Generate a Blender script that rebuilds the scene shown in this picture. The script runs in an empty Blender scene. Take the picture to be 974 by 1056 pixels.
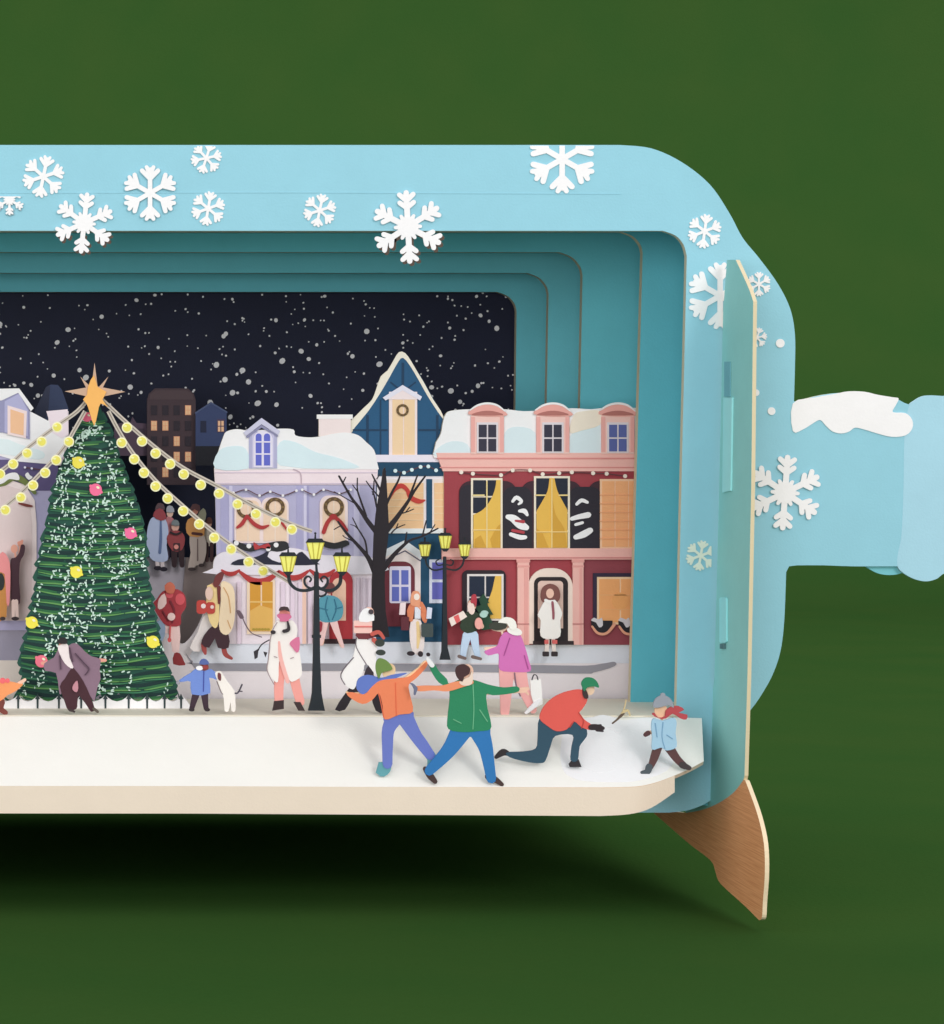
import bpy, bmesh, math, random
from mathutils import Vector
from mathutils.geometry import tessellate_polygon
random.seed(7)
scn = bpy.context.scene
col = scn.collection
# ------------------------------------------------------------------ camera
WPX, HPX = 974.0, 1056.0
F = 3000.0                    # focal length in photo pixels
VPX, HOR = -30.0, 450.0       # where lines going straight back meet
PITCH = math.radians(5.3)
PPY = HOR + F*math.tan(PITCH) # principal point row
D0 = 30.0                     # camera to front face of the box
CAM = Vector((0, -D0, 4.80))
cd = bpy.data.cameras.new('camera'); cam = bpy.data.objects.new('camera', cd); col.objects.link(cam)
cam.location = CAM
cam.rotation_euler = (math.radians(90)-PITCH, 0, 0)
cd.sensor_fit = 'HORIZONTAL'; cd.sensor_width = 36
VR = (1024/944.0)*WPX/HPX     # rows per column, photo to render
cd.sensor_fit = 'VERTICAL'; cd.sensor_height = 36
cd.lens = 36*F*VR/(HPX*VR*1.0)
cd.lens = 36*F/HPX
cd.shift_x = (WPX/2-VPX)/HPX
cd.shift_y = (PPY-HPX/2)/HPX
cd.clip_start = 0.1; cd.clip_end = 2000
scn.camera = cam
scn.render.resolution_x = 944; scn.render.resolution_y = 1024
# ------------------------------------------------------------------ light
w = bpy.data.worlds.new("World"); scn.world = w; w.use_nodes = True
bg = w.node_tree.nodes['Background']
bg.inputs[0].default_value = (1.0, 0.968, 1.0, 1); bg.inputs[1].default_value = 0.98
def lamp(name, direction, strength, angle, color=(1,1,1)):
    l = bpy.data.lights.new(name, 'SUN'); l.energy = strength; l.angle = math.radians(angle); l.color = color
    o = bpy.data.objects.new(name, l); col.objects.link(o)
    o.rotation_euler = Vector(direction).to_track_quat('-Z', 'Y').to_euler(); o.location = (6, -20, 20)
    return o
lamp('key_lamp', (-0.33, 0.90, -0.42), 0.84, 16, (1.0, 0.97, 0.965))
lamp('top_lamp', (-0.14, -1.1, -1.0), 0.62, 34, (1.0, 0.98, 0.95))
lamp('fill_lamp', (0.38, 0.94, -0.03), 1.2, 30, (1.0, 0.975, 0.985))
scn.view_settings.view_transform = 'Standard'; scn.view_settings.look = 'None'
scn.view_settings.exposure = 0; scn.view_settings.gamma = 1
scn.render.engine = 'CYCLES'
# ------------------------------------------------------------------ pixel helpers
cp, sp = math.cos(PITCH), math.sin(PITCH)
def ray(px, py):
    u = (px-VPX)/F; v = (PPY-py)/F
    return Vector((u, cp + v*sp, -sp + v*cp))
def W(px, py, Y):             # point at depth Y behind the front face
    d = ray(px, py); return CAM + d*((Y-CAM.y)/d.y)
def WX(px, py, X):            # point on a plane of constant X
    d = ray(px, py); return CAM + d*((X-CAM.x)/d.x)
# ------------------------------------------------------------------ materials
def lin(c):
    c /= 255.0
    return c/12.92 if c <= 0.04045 else ((c+0.055)/1.055)**2.4
GAIN = 1.0
_m = {}
def paper(rgb, rough=0.62, gain=None, mottle=0.05):
    key = (tuple(rgb), rough, mottle)
    if key in _m: return _m[key]
    m = bpy.data.materials.new('printed_paper'); m.use_nodes = True
    n = m.node_tree.nodes; k = m.node_tree.links; b = n['Principled BSDF']
    c = [min(0.86, lin(v)*GAIN) for v in rgb]
    tc = n.new('ShaderNodeTexCoord')
    no = n.new('ShaderNodeTexNoise'); no.inputs['Scale'].default_value = 2.2; no.inputs['Detail'].default_value = 8; no.inputs['Roughness'].default_value = 0.7
    k.new(tc.outputs['Object'], no.inputs['Vector'])
    mx = n.new('ShaderNodeMix'); mx.data_type = 'RGBA'
    mx.inputs[6].default_value = [v*(1-mottle*1.6) for v in c]+[1]
    mx.inputs[7].default_value = [min(0.9, v*(1+mottle*1.6)) for v in c]+[1]
    k.new(no.outputs['Fac'], mx.inputs[0]); k.new(mx.outputs[2], b.inputs['Base Color'])
    f = n.new('ShaderNodeTexNoise'); f.inputs['Scale'].default_value = 45; f.inputs['Detail'].default_value = 4
    k.new(tc.outputs['Object'], f.inputs['Vector'])
    bp = n.new('ShaderNodeBump'); bp.inputs['Strength'].default_value = 0.12; bp.inputs['Distance'].default_value = 0.02
    k.new(f.outputs['Fac'], bp.inputs['Height']); k.new(bp.outputs[0], b.inputs['Normal'])
    b.inputs['Roughness'].default_value = rough
    b.inputs['Specular IOR Level'].default_value = 0.3
    _m[key] = m; return m
EDGE = (222, 206, 176)
# ------------------------------------------------------------------ 2D shapes (photo pixels)
def C(x, y, r, ry=None, n=18, rot=0):
    ry = ry or r; a = math.radians(rot); o = []
    for i in range(n):
        t = 2*math.pi*i/n; u, v = r*math.cos(t), ry*math.sin(t)
        o.append((x+u*math.cos(a)-v*math.sin(a), y+u*math.sin(a)+v*math.cos(a)))
    return o
def R(x0, y0, x1, y1, r=0, corners='abcd'):
    if r <= 0: return [(x0,y0),(x1,y0),(x1,y1),(x0,y1)]
    o = []
    for (cx, cy, a0, nm, qx, qy) in ((x1-r,y0+r,-90,'b',x1,y0),(x1-r,y1-r,0,'c',x1,y1),(x0+r,y1-r,90,'d',x0,y1),(x0+r,y0+r,180,'a',x0,y0)):
        if nm in corners:
            for i in range(9):
                t = math.radians(a0+90*i/8); o.append((cx+r*math.cos(t), cy+r*math.sin(t)))
        else: o.append((qx, qy))
    return o
def A(x0, y0, x1, y1): return R(x0, y0, x1, y1, (x1-x0)/2*0.99, 'ab')
def S(pts, n=5, closed=True):  # smooth curve through points
    o = []; N = len(pts); rg = range(N) if closed else range(N-1)
    for i in rg:
        if closed: p0, p1, p2, p3 = pts[i-1], pts[i], pts[(i+1)%N], pts[(i+2)%N]
        else: p0, p1, p2, p3 = pts[max(i-1,0)], pts[i], pts[i+1], pts[min(i+2,N-1)]
        for j in range(n):
            t = j/n
            o.append(tuple(0.5*((2*p1[q])+(-p0[q]+p2[q])*t+(2*p0[q]-5*p1[q]+4*p2[q]-p3[q])*t*t+(-p0[q]+3*p1[q]-3*p2[q]+p3[q])*t**3) for q in range(len(p1))))
    if not closed: o.append(tuple(pts[-1]))
    return o
def Ln(pts, w=None, smooth=True, cap=True):  # a tapering stroke: points (x, y, width)
    p = [(a[0], a[1], (a[2] if len(a) > 2 else w)) for a in pts]
    if smooth and len(p) > 2: p = S(p, 4, closed=False)
    l, r = [], []
    for i, (x, y, ww) in enumerate(p):
        a = p[max(i-1,0)]; b = p[min(i+1,len(p)-1)]
        dx, dy = b[0]-a[0], b[1]-a[1]; d = math.hypot(dx, dy) or 1; dx /= d; dy /= d
        l.append((x-dy*ww/2, y+dx*ww/2)); r.append((x+dy*ww/2, y-dx*ww/2))
    def capp(e, d, ww):
        a = math.atan2(d[1], d[0]); return [(e[0]+ww/2*math.cos(a+t), e[1]+ww/2*math.sin(a+t)) for t in (math.radians(45), 0, math.radians(-45))]
    out = list(l)
    if cap:
        q = p[-1]; z = p[-2]; d = math.hypot(q[0]-z[0], q[1]-z[1]) or 1
        out += capp(q, ((q[0]-z[0])/d, (q[1]-z[1])/d), q[2])
    out += r[::-1]
    if cap:
        q = p[0]; z = p[1]; d = math.hypot(q[0]-z[0], q[1]-z[1]) or 1
        out += capp(q, ((q[0]-z[0])/d, (q[1]-z[1])/d), q[2])
    return out
def Ring(x, y, r, wd, n=22): return ('hole', C(x, y, r, n=n), [C(x, y, r-wd, n=n)])
def clip(poly, fn):            # keep where fn(p) >= 0 (linear)
    o = []
    for i in range(len(poly)):
        a, b = poly[i-1], poly[i]; fa, fb = fn(a), fn(b)
        if (fa >= 0) != (fb >= 0):
            t = fa/(fa-fb); o.append((a[0]+(b[0]-a[0])*t, a[1]+(b[1]-a[1])*t))
        if fb >= 0: o.append(b)
    return o
# ------------------------------------------------------------------ building
ORG = {}
def tag(o, label=None, cat=None, group=None, kind=None):
    if label: o['label'] = label
    if cat: o['category'] = cat
    if group: o['group'] = group
    if kind: o['kind'] = kind
    return o
def cen(p): return (sum(q[0] for q in p)/len(p), sum(q[1] for q in p)/len(p))
def emit(name, bm, mats, parent=None, origin=None):
    me = bpy.data.meshes.new(name)
    bmesh.ops.recalc_face_normals(bm, faces=bm.faces[:])
    if parent is not None: origin = ORG[parent.name]
    elif origin is None:
        vs = [v.co for v in bm.verts]
        origin = Vector((sum(v.x for v in vs)/len(vs), sum(v.y for v in vs)/len(vs), min(v.z for v in vs)))
    for v in bm.verts: v.co -= origin
    bm.to_mesh(me); bm.free()
    for m in mats: me.materials.append(m)
    o = bpy.data.objects.new(name, me); col.objects.link(o)
    if parent is not None: o.parent = parent
    else: o.location = origin
    ORG[o.name] = Vector(origin)
    return o
def prism(bm, loops, to3, ext, side=1):
    """loops: outline + holes in pixels; to3 maps a pixel to a point; ext is the thickness vector"""
    vs3 = [[Vector(to3(p)) for p in lp] for lp in loops]
    tris = tessellate_polygon([[Vector((p[0], -p[1], 0)) for p in lp] for lp in loops])
    flat = [v for lp in vs3 for v in lp]
    f = [bm.verts.new(v) for v in flat]; b = [bm.verts.new(v+ext) for v in flat]
    for t in tris:
        try:
            bm.faces.new([f[i] for i in t]).material_index = 0
            bm.faces.new([b[i] for i in t[::-1]]).material_index = side
        except ValueError: pass
    k = 0
    for lp in vs3:
        n = len(lp)
        for i in range(n):
            a, c = k+i, k+(i+1)%n
            try: bm.faces.new((f[a], f[c], b[c], b[a])).material_index = side
            except ValueError: pass
        k += n
def norm(shapes):
    if isinstance(shapes, tuple) and shapes and shapes[0] == 'hole': return [shapes]
    if isinstance(shapes[0], tuple) and not isinstance(shapes[0][0], str): return [shapes]
    return shapes
LAY = 0.005
SPLIT = {'finial', 'foil_edge', 'side_post', 'snow_shadow', 'curtain_fold', 'pilaster', 'ribbon_tail', 'shoe', 'boot', 'sleeve'}
def sheet(name, shapes, Y, rgb, parent=None, th=0.035, edge=None, k=0, origin=None, rough=0.62, mottle=0.05, mat=None, to3=None, ext=None):
    """card cut to one or more pixel outlines, front at depth Y minus k layers"""
    if name in SPLIT and isinstance(norm(shapes), list) and len(norm(shapes)) > 1:
        return [sheet(name, [q], Y, rgb, parent, th, edge, k, origin, rough, mottle, mat, to3, ext) for q in norm(shapes)]
    bm = bmesh.new(); Y0 = Y - k*LAY
    for i, s in enumerate(norm(shapes)):
        loops = [s[1]]+list(s[2]) if s[0] == 'hole' else [s]
        yy = Y0 - (i % 7)*0.0005 if len(norm(shapes)) < 8 else Y0 - (i % 41)*0.0001
        prism(bm, loops, to3 or (lambda p: W(p[0], p[1], yy)), ext or Vector((0, th, 0)), 1)
    m = mat or paper(rgb, rough, mottle=mottle)
    return emit(name, bm, [m, paper(edge) if edge else m], parent, origin)
def thing(name, label, cat, base, group=None, kind=None):
    o = bpy.data.objects.new(name, None); col.objects.link(o); o.location = W(*base); o.empty_display_size = 0.1
    ORG[o.name] = Vector(o.location); return tag(o, label, cat, group, kind)

# ================================================================== THE SETTING
gm = bpy.data.materials.new('green_backdrop_paper'); gm.use_nodes = True
n = gm.node_tree.nodes; k = gm.node_tree.links; b = n['Principled BSDF']
tc = n.new('ShaderNodeTexCoord'); no = n.new('ShaderNodeTexNoise'); no.inputs['Scale'].default_value = 0.35; no.inputs['Detail'].default_value = 6
k.new(tc.outputs['Object'], no.inputs['Vector'])
cr = n.new('ShaderNodeValToRGB')
cr.color_ramp.elements[0].position = 0.3; cr.color_ramp.elements[0].color = (0.0290, 0.0800, 0.0176, 1)
cr.color_ramp.elements[1].position = 0.7; cr.color_ramp.elements[1].color = (0.0350, 0.0830, 0.0184, 1)
k.new(no.outputs['Fac'], cr.inputs[0]); k.new(cr.outputs[0], b.inputs['Base Color'])
f = n.new('ShaderNodeTexNoise'); f.inputs['Scale'].default_value = 14; f.inputs['Detail'].default_value = 6
k.new(tc.outputs['Object'], f.inputs['Vector'])
bp = n.new('ShaderNodeBump'); bp.inputs['Strength'].default_value = 0.15; bp.inputs['Distance'].default_value = 0.05
k.new(f.outputs['Fac'], bp.inputs['Height']); k.new(bp.outputs[0], b.inputs['Normal'])
b.inputs['Roughness'].default_value = 1.0; b.inputs['Specular IOR Level'].default_value = 0.0
bm = bmesh.new(); prof = [(-40, 0), (50, 0)]
for i in range(1, 25):
    a = math.radians(90*i/24); prof.append((50+22*math.sin(a), 22-22*math.cos(a)))
prof.append((72, 30))
rows = [[bm.verts.new((x, y, z)) for x in (-110, 130)] for y, z in prof]
for a, c in zip(rows, rows[1:]): bm.faces.new((a[0], a[1], c[1], c[0]))
for fc in bm.faces: fc.smooth = True
g = emit('ground', bm, [gm], origin=Vector((0, 0, 0))); tag(g, kind='structure', label='seamless dark green paper ground sweeping up behind the card')
# ================================================================== THE BOTTLE-SHAPED CARD
BLUE = (143, 199, 214); TEAL1 = (104, 182, 190); TEAL2 = (94, 182, 196); TEAL3 = (104, 196, 208); TEAL4 = (108, 198, 210); TEAL5 = (108, 200, 212)
def cardpart(): pass
bottle = thing('bottle_card', 'pale blue bottle-shaped shadow box card with white snowflakes, standing on the green ground', 'card', (700, 836, 0.0))
XL = -420
outer = [(XL,149.5),(620,149.5)] + S([(640,149.5),(672,153),(703,167),(732,190),(752,219),(766,245),(783,266),(802,292),(815,318),(820,345),(820,380),(819,414)], 5, False) \
  + S([(822,414),(850,407),(880,405),(920,410),(940,418),(974,422),(1010,424)], 3, False) + [(1010,575)] + S([(974,584),(930,584),(880,584),(850,583),(822,583)],3,False)+ [(814,584)] \
  + S([(811,590),(809,640),(805,672),(796,698),(782,722),(768,742),(760,770),(752,802),(735,824),(712,835),(690,838)], 5, False) + [(690,838),(XL,838)]
hole = [(XL+60,238),(684,238)] + S([(684,238),(697,243),(705,252),(708.5,264)],4,False)[1:] + [(697,760),(697,800),(XL+60,800)]
sheet('front_face', ('hole', outer, [hole]), 0, BLUE, bottle, th=0.10, edge=(205,205,180), mottle=0.04)
# shallow crease pressed along the upper band
sheet('crease', [Ln([(XL,199.5),(300,198.5),(640,200)],1.0,False)], -0.004, (142,197,212), bottle, th=0.012)
def frame(Y, xr, top, rad, rgb, xo, th=0.12, xb=None, yo=170):
    xb = xb if xb is not None else xr-8
    o = [(XL-30+Y*5,yo),(xo,yo),(xo,822-Y*8),(XL-30+Y*5,822-Y*8)]
    h = [(XL+60,top),(xr-rad,top)] + S([(xr-rad,top),(xr-rad*0.45,top+rad*0.22),(xr-rad*0.1,top+rad*0.62),(xr,top+rad)],4,False)[1:] + [(xb,780-Y*8),(XL+60,780-Y*8)]
    return sheet('inner_frame', ('hole', o, [h]), Y, rgb, bottle, th=th, edge=(205,196,168))
frame(1.3, 663, 239, 22, TEAL2, 730, xb=649, yo=222)
frame(2.5, 601, 260, 24, TEAL3, 700, xb=592, yo=220)
frame(3.4, 566, 281.5, 22, TEAL4, 670, xb=558, yo=220)
frame(4.3, 533, 301, 20, TEAL5, 640, xb=528, yo=225)
# casing walls closing the box, unseen and made extra deep to shade the ground
def slab(name, pts8, rgb, parent):
    bm = bmesh.new(); v = [bm.verts.new(p) for p in pts8]
    for q in ((0,1,2,3),(7,6,5,4),(0,4,5,1),(1,5,6,2),(2,6,7,3),(3,7,4,0)): bm.faces.new([v[i] for i in q])
    return emit(name, bm, [paper(rgb)], parent)
def boxw(name, x0, x1, y0, y1, z0, z1, rgb):
    return slab(name, [(x0,y0,z0),(x1,y0,z0),(x1,y1,z0),(x0,y1,z0),(x0,y0,z1),(x1,y0,z1),(x1,y1,z1),(x0,y1,z1)], rgb, bottle)
tz = W(0,218,0).z; bz = W(0,832,0).z; rx = W(738,500,0).x; lx = W(XL,500,0).x
boxw('casing_top', lx, rx, 0.11, 7.5, tz-0.05, tz, TEAL2)
boxw('casing_bottom', lx, rx, 0.11, 7.5, bz-0.0, bz+0.05, TEAL2)
boxw('casing_side', rx, rx+0.05, 0.11, 7.5, bz, tz, TEAL2)
boxw('casing_side', lx-0.05, lx, 0.11, 7.5, bz, tz, TEAL2)
boxw('casing_back', lx, rx, 7.5, 7.55, bz, tz, TEAL2)
# neck: lip, snow, little lower flap
sheet('lip', [S([(1010,412),(974,408.5),(955,408),(944,413),(937,421),(933,450),(932,500),(930,550),(926,572),(926,584),(932,591),(943,597),(955,599.5),(966,597),(978,590),(1010,588)],5)], -0.002, (162,207,222), bottle, th=0.05, edge=(172,214,229))
sheet('neck_flap', [S([(893,584),(905,591),(918,593),(930,591),(933,586),(932,580),(893,580)],4)], 0.06, (120,196,206), bottle, th=0.05)
sheet('neck_snow', [S([(818,416),(840,410),(862,406),(876,403.5),(892,404),(905,407),(920,409.5),(927,411),(924,418),(921,425),(934,426),(941,433),(941,442),(934,449),(920,450.5),(905,447),(892,443),(882,441),(876,445),(868,447),(859,445),(852,439),(846,433),(838,437),(828,443),(818,444.5)],3)], -0.012, (240,240,250), bottle, th=0.02)
# ---- side stand, a panel at right angles to the front face, slotted through it
XP = W(777, 320, -1.2).x
def WXp(p): return WX(p[0], p[1], XP)
inner_top = S([(759,268),(766,283),(773,299),(777,311)],3,False)
panel = inner_top + [(775,500),(771,700),(768,800)] + [(767,804)] + S([(767,804),(758,816),(745,826),(728,834),(708,838.5)],4,False)[1:] + [(706,835),(724,800),(737,700),(742,500),(746,320),(750,268)]
sheet('side_stand', [panel], 0, (146,212,208), bottle, to3=WXp, ext=Vector((0.038,0,0)), edge=(212,198,162))
wm = bpy.data.materials.new('wood_print'); wm.use_nodes = True
n = wm.node_tree.nodes; k = wm.node_tree.links; b = n['Principled BSDF']
tc = n.new('ShaderNodeTexCoord'); mp = n.new('ShaderNodeMapping'); mp.inputs['Rotation'].default_value = (math.radians(27),0,0); mp.inputs['Scale'].default_value = (1,0.45,30)
k.new(tc.outputs['Object'], mp.inputs['Vector'])
wn = n.new('ShaderNodeTexNoise'); wn.inputs['Scale'].default_value = 3.0; wn.inputs['Detail'].default_value = 5; wn.inputs['Roughness'].default_value=0.6
k.new(mp.outputs[0], wn.inputs['Vector'])
cr = n.new('ShaderNodeValToRGB'); cr.color_ramp.elements[0].position = .36; cr.color_ramp.elements[1].position = .64
cr.color_ramp.elements[0].color = (lin(222),lin(150),lin(98),1); cr.color_ramp.elements[1].color = (lin(246),lin(182),lin(128),1)
k.new(wn.outputs['Fac'], cr.inputs[0]); k.new(cr.outputs[0], b.inputs['Base Color']); b.inputs['Roughness'].default_value = .7; b.inputs['Specular IOR Level'].default_value = 0.2
foot = S([(767,804),(758,816),(745,826),(728,834),(708,838),(690,836),(668,833)],4,False) + S([(668,833),(690,852),(712,871),(728,883),(735,890),(738,899),(741,908),(748,916),(768,934),(783,949)],4,False)[1:] + S([(783,949),(786,946),(787,930),(789,900),(788,870),(782,842),(773,816),(768,803)],4,False)[1:]
sheet('stand_foot', [foot[:-1]], 0, (180,116,74), bottle, to3=WXp, ext=Vector((0.042,0,0)), edge=(232,214,178), mat=wm)
# slot tabs
def tab(name, pts, rgb, d): sheet(name, [pts], 0, rgb, bottle, to3=lambda p: WX(p[0], p[1], XP-d), ext=Vector((d-0.002,0,0)))
tab('slot_tab', R(747,373,753,409), (116,178,188), 0.012); tab('slot_tab', [(746,410),(755,410),(753.5,506),(745,508)], (168,236,248), 0.02)
tab('slot_tab', R(742,616,749,663,2), (160,234,242), 0.02); tab('slot', R(742.5,664,747,669), (84,120,124), 0.02)
# ---- snowflakes
def flake(cx, cy, r, rot=0, kind='A'):
    out = []
    for i in range(6):
        a = math.radians(rot+60*i-90); ux, uy = math.cos(a), math.sin(a); vx, vy = -uy, ux
        def q(s, t): return (cx+ux*s*r+vx*t*r, cy+uy*s*r+vy*t*r)
        def st(a0, a1, w0, w1): p = q(*a0); z = q(*a1); return Ln([(p[0],p[1],w0*r),(z[0],z[1],w1*r)])
        if kind == 'A':
            out.append(st((0,0),(0.88,0),0.17,0.17))
            for s in (-1,1):
                out.append(st((0.55,0),(0.84,s*0.30),0.19,0.17)); out.append(st((0.74,0),(0.97,s*0.13),0.19,0.15))
        else:
            out.append(st((0,0),(0.98,0),0.17,0.16))
            for s in (-1,1):
                out.append(st((0.55,0),(0.70,s*0.20),0.15,0.14)); out.append(st((0.76,0),(0.93,s*0.20),0.16,0.14))
            a2 = a+math.radians(30); out.append(Ln([(cx,cy,0.2*r),(cx+0.36*r*math.cos(a2),cy+0.36*r*math.sin(a2),0.1*r)]))
    if kind == 'B': out.append(C(cx,cy,r*0.30))
    return out
WHT = (246,244,250)
def addflake(cx, cy, r, rot, kind, cl=None, Y=-0.05, rgb=WHT, k=0):
    sh = flake(cx, cy, r, rot, kind)
    if cl:
        sh = [clip(s, cl) for s in sh]; sh = [s for s in sh if len(s) > 2]
    return sheet('snowflake', sh, -0.024 if kind == 'B' else (-0.028 if r == 27.5 else -0.012), rgb, bottle, th=0.012 if kind == 'B' else 0.01, k=k)
addflake(45,182,21,12,'A'); addflake(155,199,27.5,0,'A'); addflake(213,163,15.5,18,'A', lambda p:p[1]-150.5); addflake(215,215,17,10,'A'); addflake(330,217,16.5,12,'A')
addflake(580,164,34,0,'A', lambda p:p[1]-150.2)
addflake(727,238.5,17,8,'A'); addflake(743,305,33,0,'A', lambda p:752-p[0]); addflake(781,348,10,20,'A', lambda p:p[0]-775); addflake(783,293,12,0,'A',lambda p:p[0]-774+(p[1]-300)*-0.45)
addflake(723,573,15,10,'A', lambda p:734-p[0], rgb=(225,232,215))
addflake(10,206,15,0,'B', lambda p:p[1]-202.5)
addflake(87,230,30,6,'B'); addflake(421,234,36,-3,'B'); addflake(810,508,37,4,'B')
for x, y, r in ((805,354,4.5),(796,424,4),(780,405,3.5)): sheet('snow_dot', [C(x,y,r)], -0.012, WHT, bottle, th=0.02)
# bronze foil edge showing under the raised arms
def foil(cx, cy, r, rot, y0, rgb, dx, dy):
    ps = [clip([(x+dx, y+dy) for x, y in q], lambda p: p[1]-y0) for q in flake(cx, cy, r, rot, 'B')]
    for q in ps:
        if len(q) > 2 and math.hypot(cen(q)[0]-cx, cen(q)[1]-cy) > .62*r and max(p[1] for p in q)-min(p[1] for p in q) > 2.5: sheet('foil_edge', [q], -0.014, rgb, bottle, th=0.008)
foil(87,230,30,6,243,(84,70,60),2.0,2.2); foil(421,234,36,-3,243,(84,70,60),2.2,2.4); foil(10,206,15,0,214,(150,180,190),1,1)
# ================================================================== NIGHT SKY
sky = sheet('sky', [R(-400,250,575,740)], 4.55, (17,24,50), None, th=0.05, mottle=0.12)
tag(sky, 'midnight blue painted sky card dotted with falling snow', kind='structure')
rs = random.Random(11); dots = []
for i in range(520):
    x = rs.uniform(-120, 530); y = rs.uniform(302, 452); r = rs.choice([0.7,0.8,0.9,1.0,1.2,1.6,2.3,2.9]) if rs.random() < .55 else rs.uniform(.7,1.2)
    dots.append(C(x, y, r, r*rs.uniform(.85,1.25), 8, rs.uniform(0,90)))
tag(sheet('falling_snow', dots, 4.54, (248,250,255), sky, th=0.006), kind='stuff')
# ================================================================== SNOW FLOOR
def slopeY(py):               # depth of the snow bank under a pixel row
    if py >= 738: return -0.05 - (py-738)/72.0*0.95
    return -0.05 + (738-py)/18.0*1.75
SNOW = (246, 238, 230)
def onslope(lift=0):
    return lambda p: W(p[0], p[1], slopeY(p[1])) + Vector((0, -lift*0.6, lift))
bank = [(XL+20,738.5),(560,737),(724,740.5),(726,785)] + S([(726,785),(712,792.5),(694,800.5),(676,807),(656,811),(620,812)],4,False)[1:] + [(XL+20,809.5)]
bk = sheet('snow_bank', [bank], 0, SNOW, None, to3=onslope(), ext=Vector((0,0.03,-0.04)), edge=(226,208,186), mottle=0.02)
tag(bk, 'cream snow bank sloping across the front of the card', kind='structure')
bm = bmesh.new()
tp = [(XL+20,809.5),(200,810),(620,812)] + S([(620,812),(656,811),(676,807),(696,799.5)],5,False)[1:]
bt = [(XL+20,838.5),(200,839),(620,841.5)] + S([(620,841.5),(650,839.5),(672,833),(696,817)],5,False)[1:]
av = []
for t, q in zip(tp, bt):
    y = slopeY(t[1])-0.012; av.append([bm.verts.new(W(t[0],t[1]+0.6,y)), bm.verts.new(W(q[0],q[1],y+0.02)), bm.verts.new(W(q[0],q[1],y+0.06)), bm.verts.new(W(t[0],t[1]+0.6,y+0.05))])
for a, c in zip(av, av[1:]):
    for i in range(4): bm.faces.new((a[i], c[i], c[(i+1)%4], a[(i+1)%4]))
bm.faces.new(av[0]); bm.faces.new(av[-1])
sk = emit('snow_bank_skirt', bm, [paper((242,224,204), mottle=0.03)]); tag(sk, 'beige folded front edge below the snow bank', kind='structure')
st = sheet('snow_step', [[(XL+30,720.5),(700,720.5),(700,737.9),(XL+30,737.9)]], 0, (244,232,214), None, to3=onslope(), ext=Vector((0,0.02,-0.03)), mottle=0.03)
tag(st, 'narrow cream ledge of snow behind the bank', kind='structure')
# ================================================================== STREET
YH = 1.75                      # the row of houses
YC = 2.55                      # the street further back
pv = sheet('street', [[(-330,575),(240,575),(240,724),(-330,724)]], YC+0.03, (196,190,200), None, th=0.04, mottle=0.08)
tag(pv, 'grey street between the tree and the mauve house', kind='structure')
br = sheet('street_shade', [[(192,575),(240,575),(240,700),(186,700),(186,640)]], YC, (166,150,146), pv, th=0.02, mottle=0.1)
pav = sheet('pavement', [[(160,724),(160,648)] + S([(166,646),(178,658),(188,664),(196,658),(204,646),(212,628),(222,606)],3,False) + [(225,597),(664,597),(664,724)]], YH+0.02, (232,226,228), None, th=0.04, mottle=0.03)
tag(pav, 'pale pavement and road in front of the houses', kind='structure')
def psh(name, shapes, rgb, k=1, **a): return sheet(name, shapes, YH+0.02, rgb, pav, th=0.012, k=k, **a)
psh('snow_patch', [[(222,655),(660,655),(660,684),(200,684),(196,676),(206,660)]], (222,228,244), 1)
psh('kerb', [S([(192,674),(199,682),(210,684),(400,684.5),(560,686),(605,686.5),(624,684),(634,682.5),(634,687),(612,693.5),(590,694.5),(400,692),(212,692),(202,690)],3)], (150,150,158), 2)
lpv = sheet('pavement', [[(-330,640),(36,640),(36,682),(-330,682)]], YH+0.035, (158,154,172), None, th=0.03); tag(lpv, 'grey pavement at the foot of the pale arched shopfront', kind='structure')
lp2 = sheet('road', [[(-330,681),(36,681),(36,724),(-330,724)]], YH+0.03, (226,216,206), None, th=0.03); tag(lp2, 'beige road at the left of the Christmas tree', kind='structure')
# ================================================================== HOUSES
def house(label, base, cat='house', group='snowy houses of the street', name='house'): return thing(name, label, cat, base, group)
def mk(parent, Y):
    def f(name, shapes, rgb, k=0, par=None, th=0.02, **a): return sheet(name, shapes, Y, rgb, par or parent, th=th, k=k, **a)
    return f
def grid(x0, y0, x1, y1, nx, ny, g):
    w_ = (x1-x0-(nx-1)*g)/nx; h_ = (y1-y0-(ny-1)*g)/ny
    return [R(x0+i*(w_+g), y0+j*(h_+g), x0+i*(w_+g)+w_, y0+j*(h_+g)+h_) for i in range(nx) for j in range(ny)]
def wreath(f, x, y, r, k, par=None, bow=True, tails=None):
    wr = f('wreath', Ring(x, y, r, r*0.36), (98,76,50), k, par)
    f('wreath_leaves', [C(x+r*.8*math.cos(t*.7), y+r*.8*math.sin(t*.7), r*.17, r*.1, 8, t*50) for t in range(9)], (128,104,62), k+1, wr)
    if bow:
        f('ribbon', tails or [Ln([(x,y+r*.7,3),(x-r*.5,y+r*1.3,3),(x-r*1.0,y+r*2.4,3.4)]), Ln([(x,y+r*.7,3),(x+r*.5,y+r*1.3,3),(x+r*1.1,y+r*2.4,3.4)]), C(x,y+r*.75,3.4,2.4)], (174,54,56), k+2, wr)
    return wr
def swag(f, x0, x1, y, d, w_, k, rgb=(178,58,58), name='swag'): return f(name, [Ln([(x0,y,w_*.5),((x0*3+x1)/4,y+d*.75,w_),((x0+x1)/2,y+d,w_*1.15),((x0+x1*3)/4,y+d*.75,w_),(x1,y,w_*.5)])], rgb, k)
def lights(f, pts, k, rgb=(250,240,232), r=1.7):
    c = f('fairy_lights', [Ln([(a,b_,.9) for a,b_ in pts])], (96,62,66), k)
    for a,b_ in pts: f('bulb', [C(a,b_,r,n=10)], rgb, k+1, c)
    return c
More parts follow.
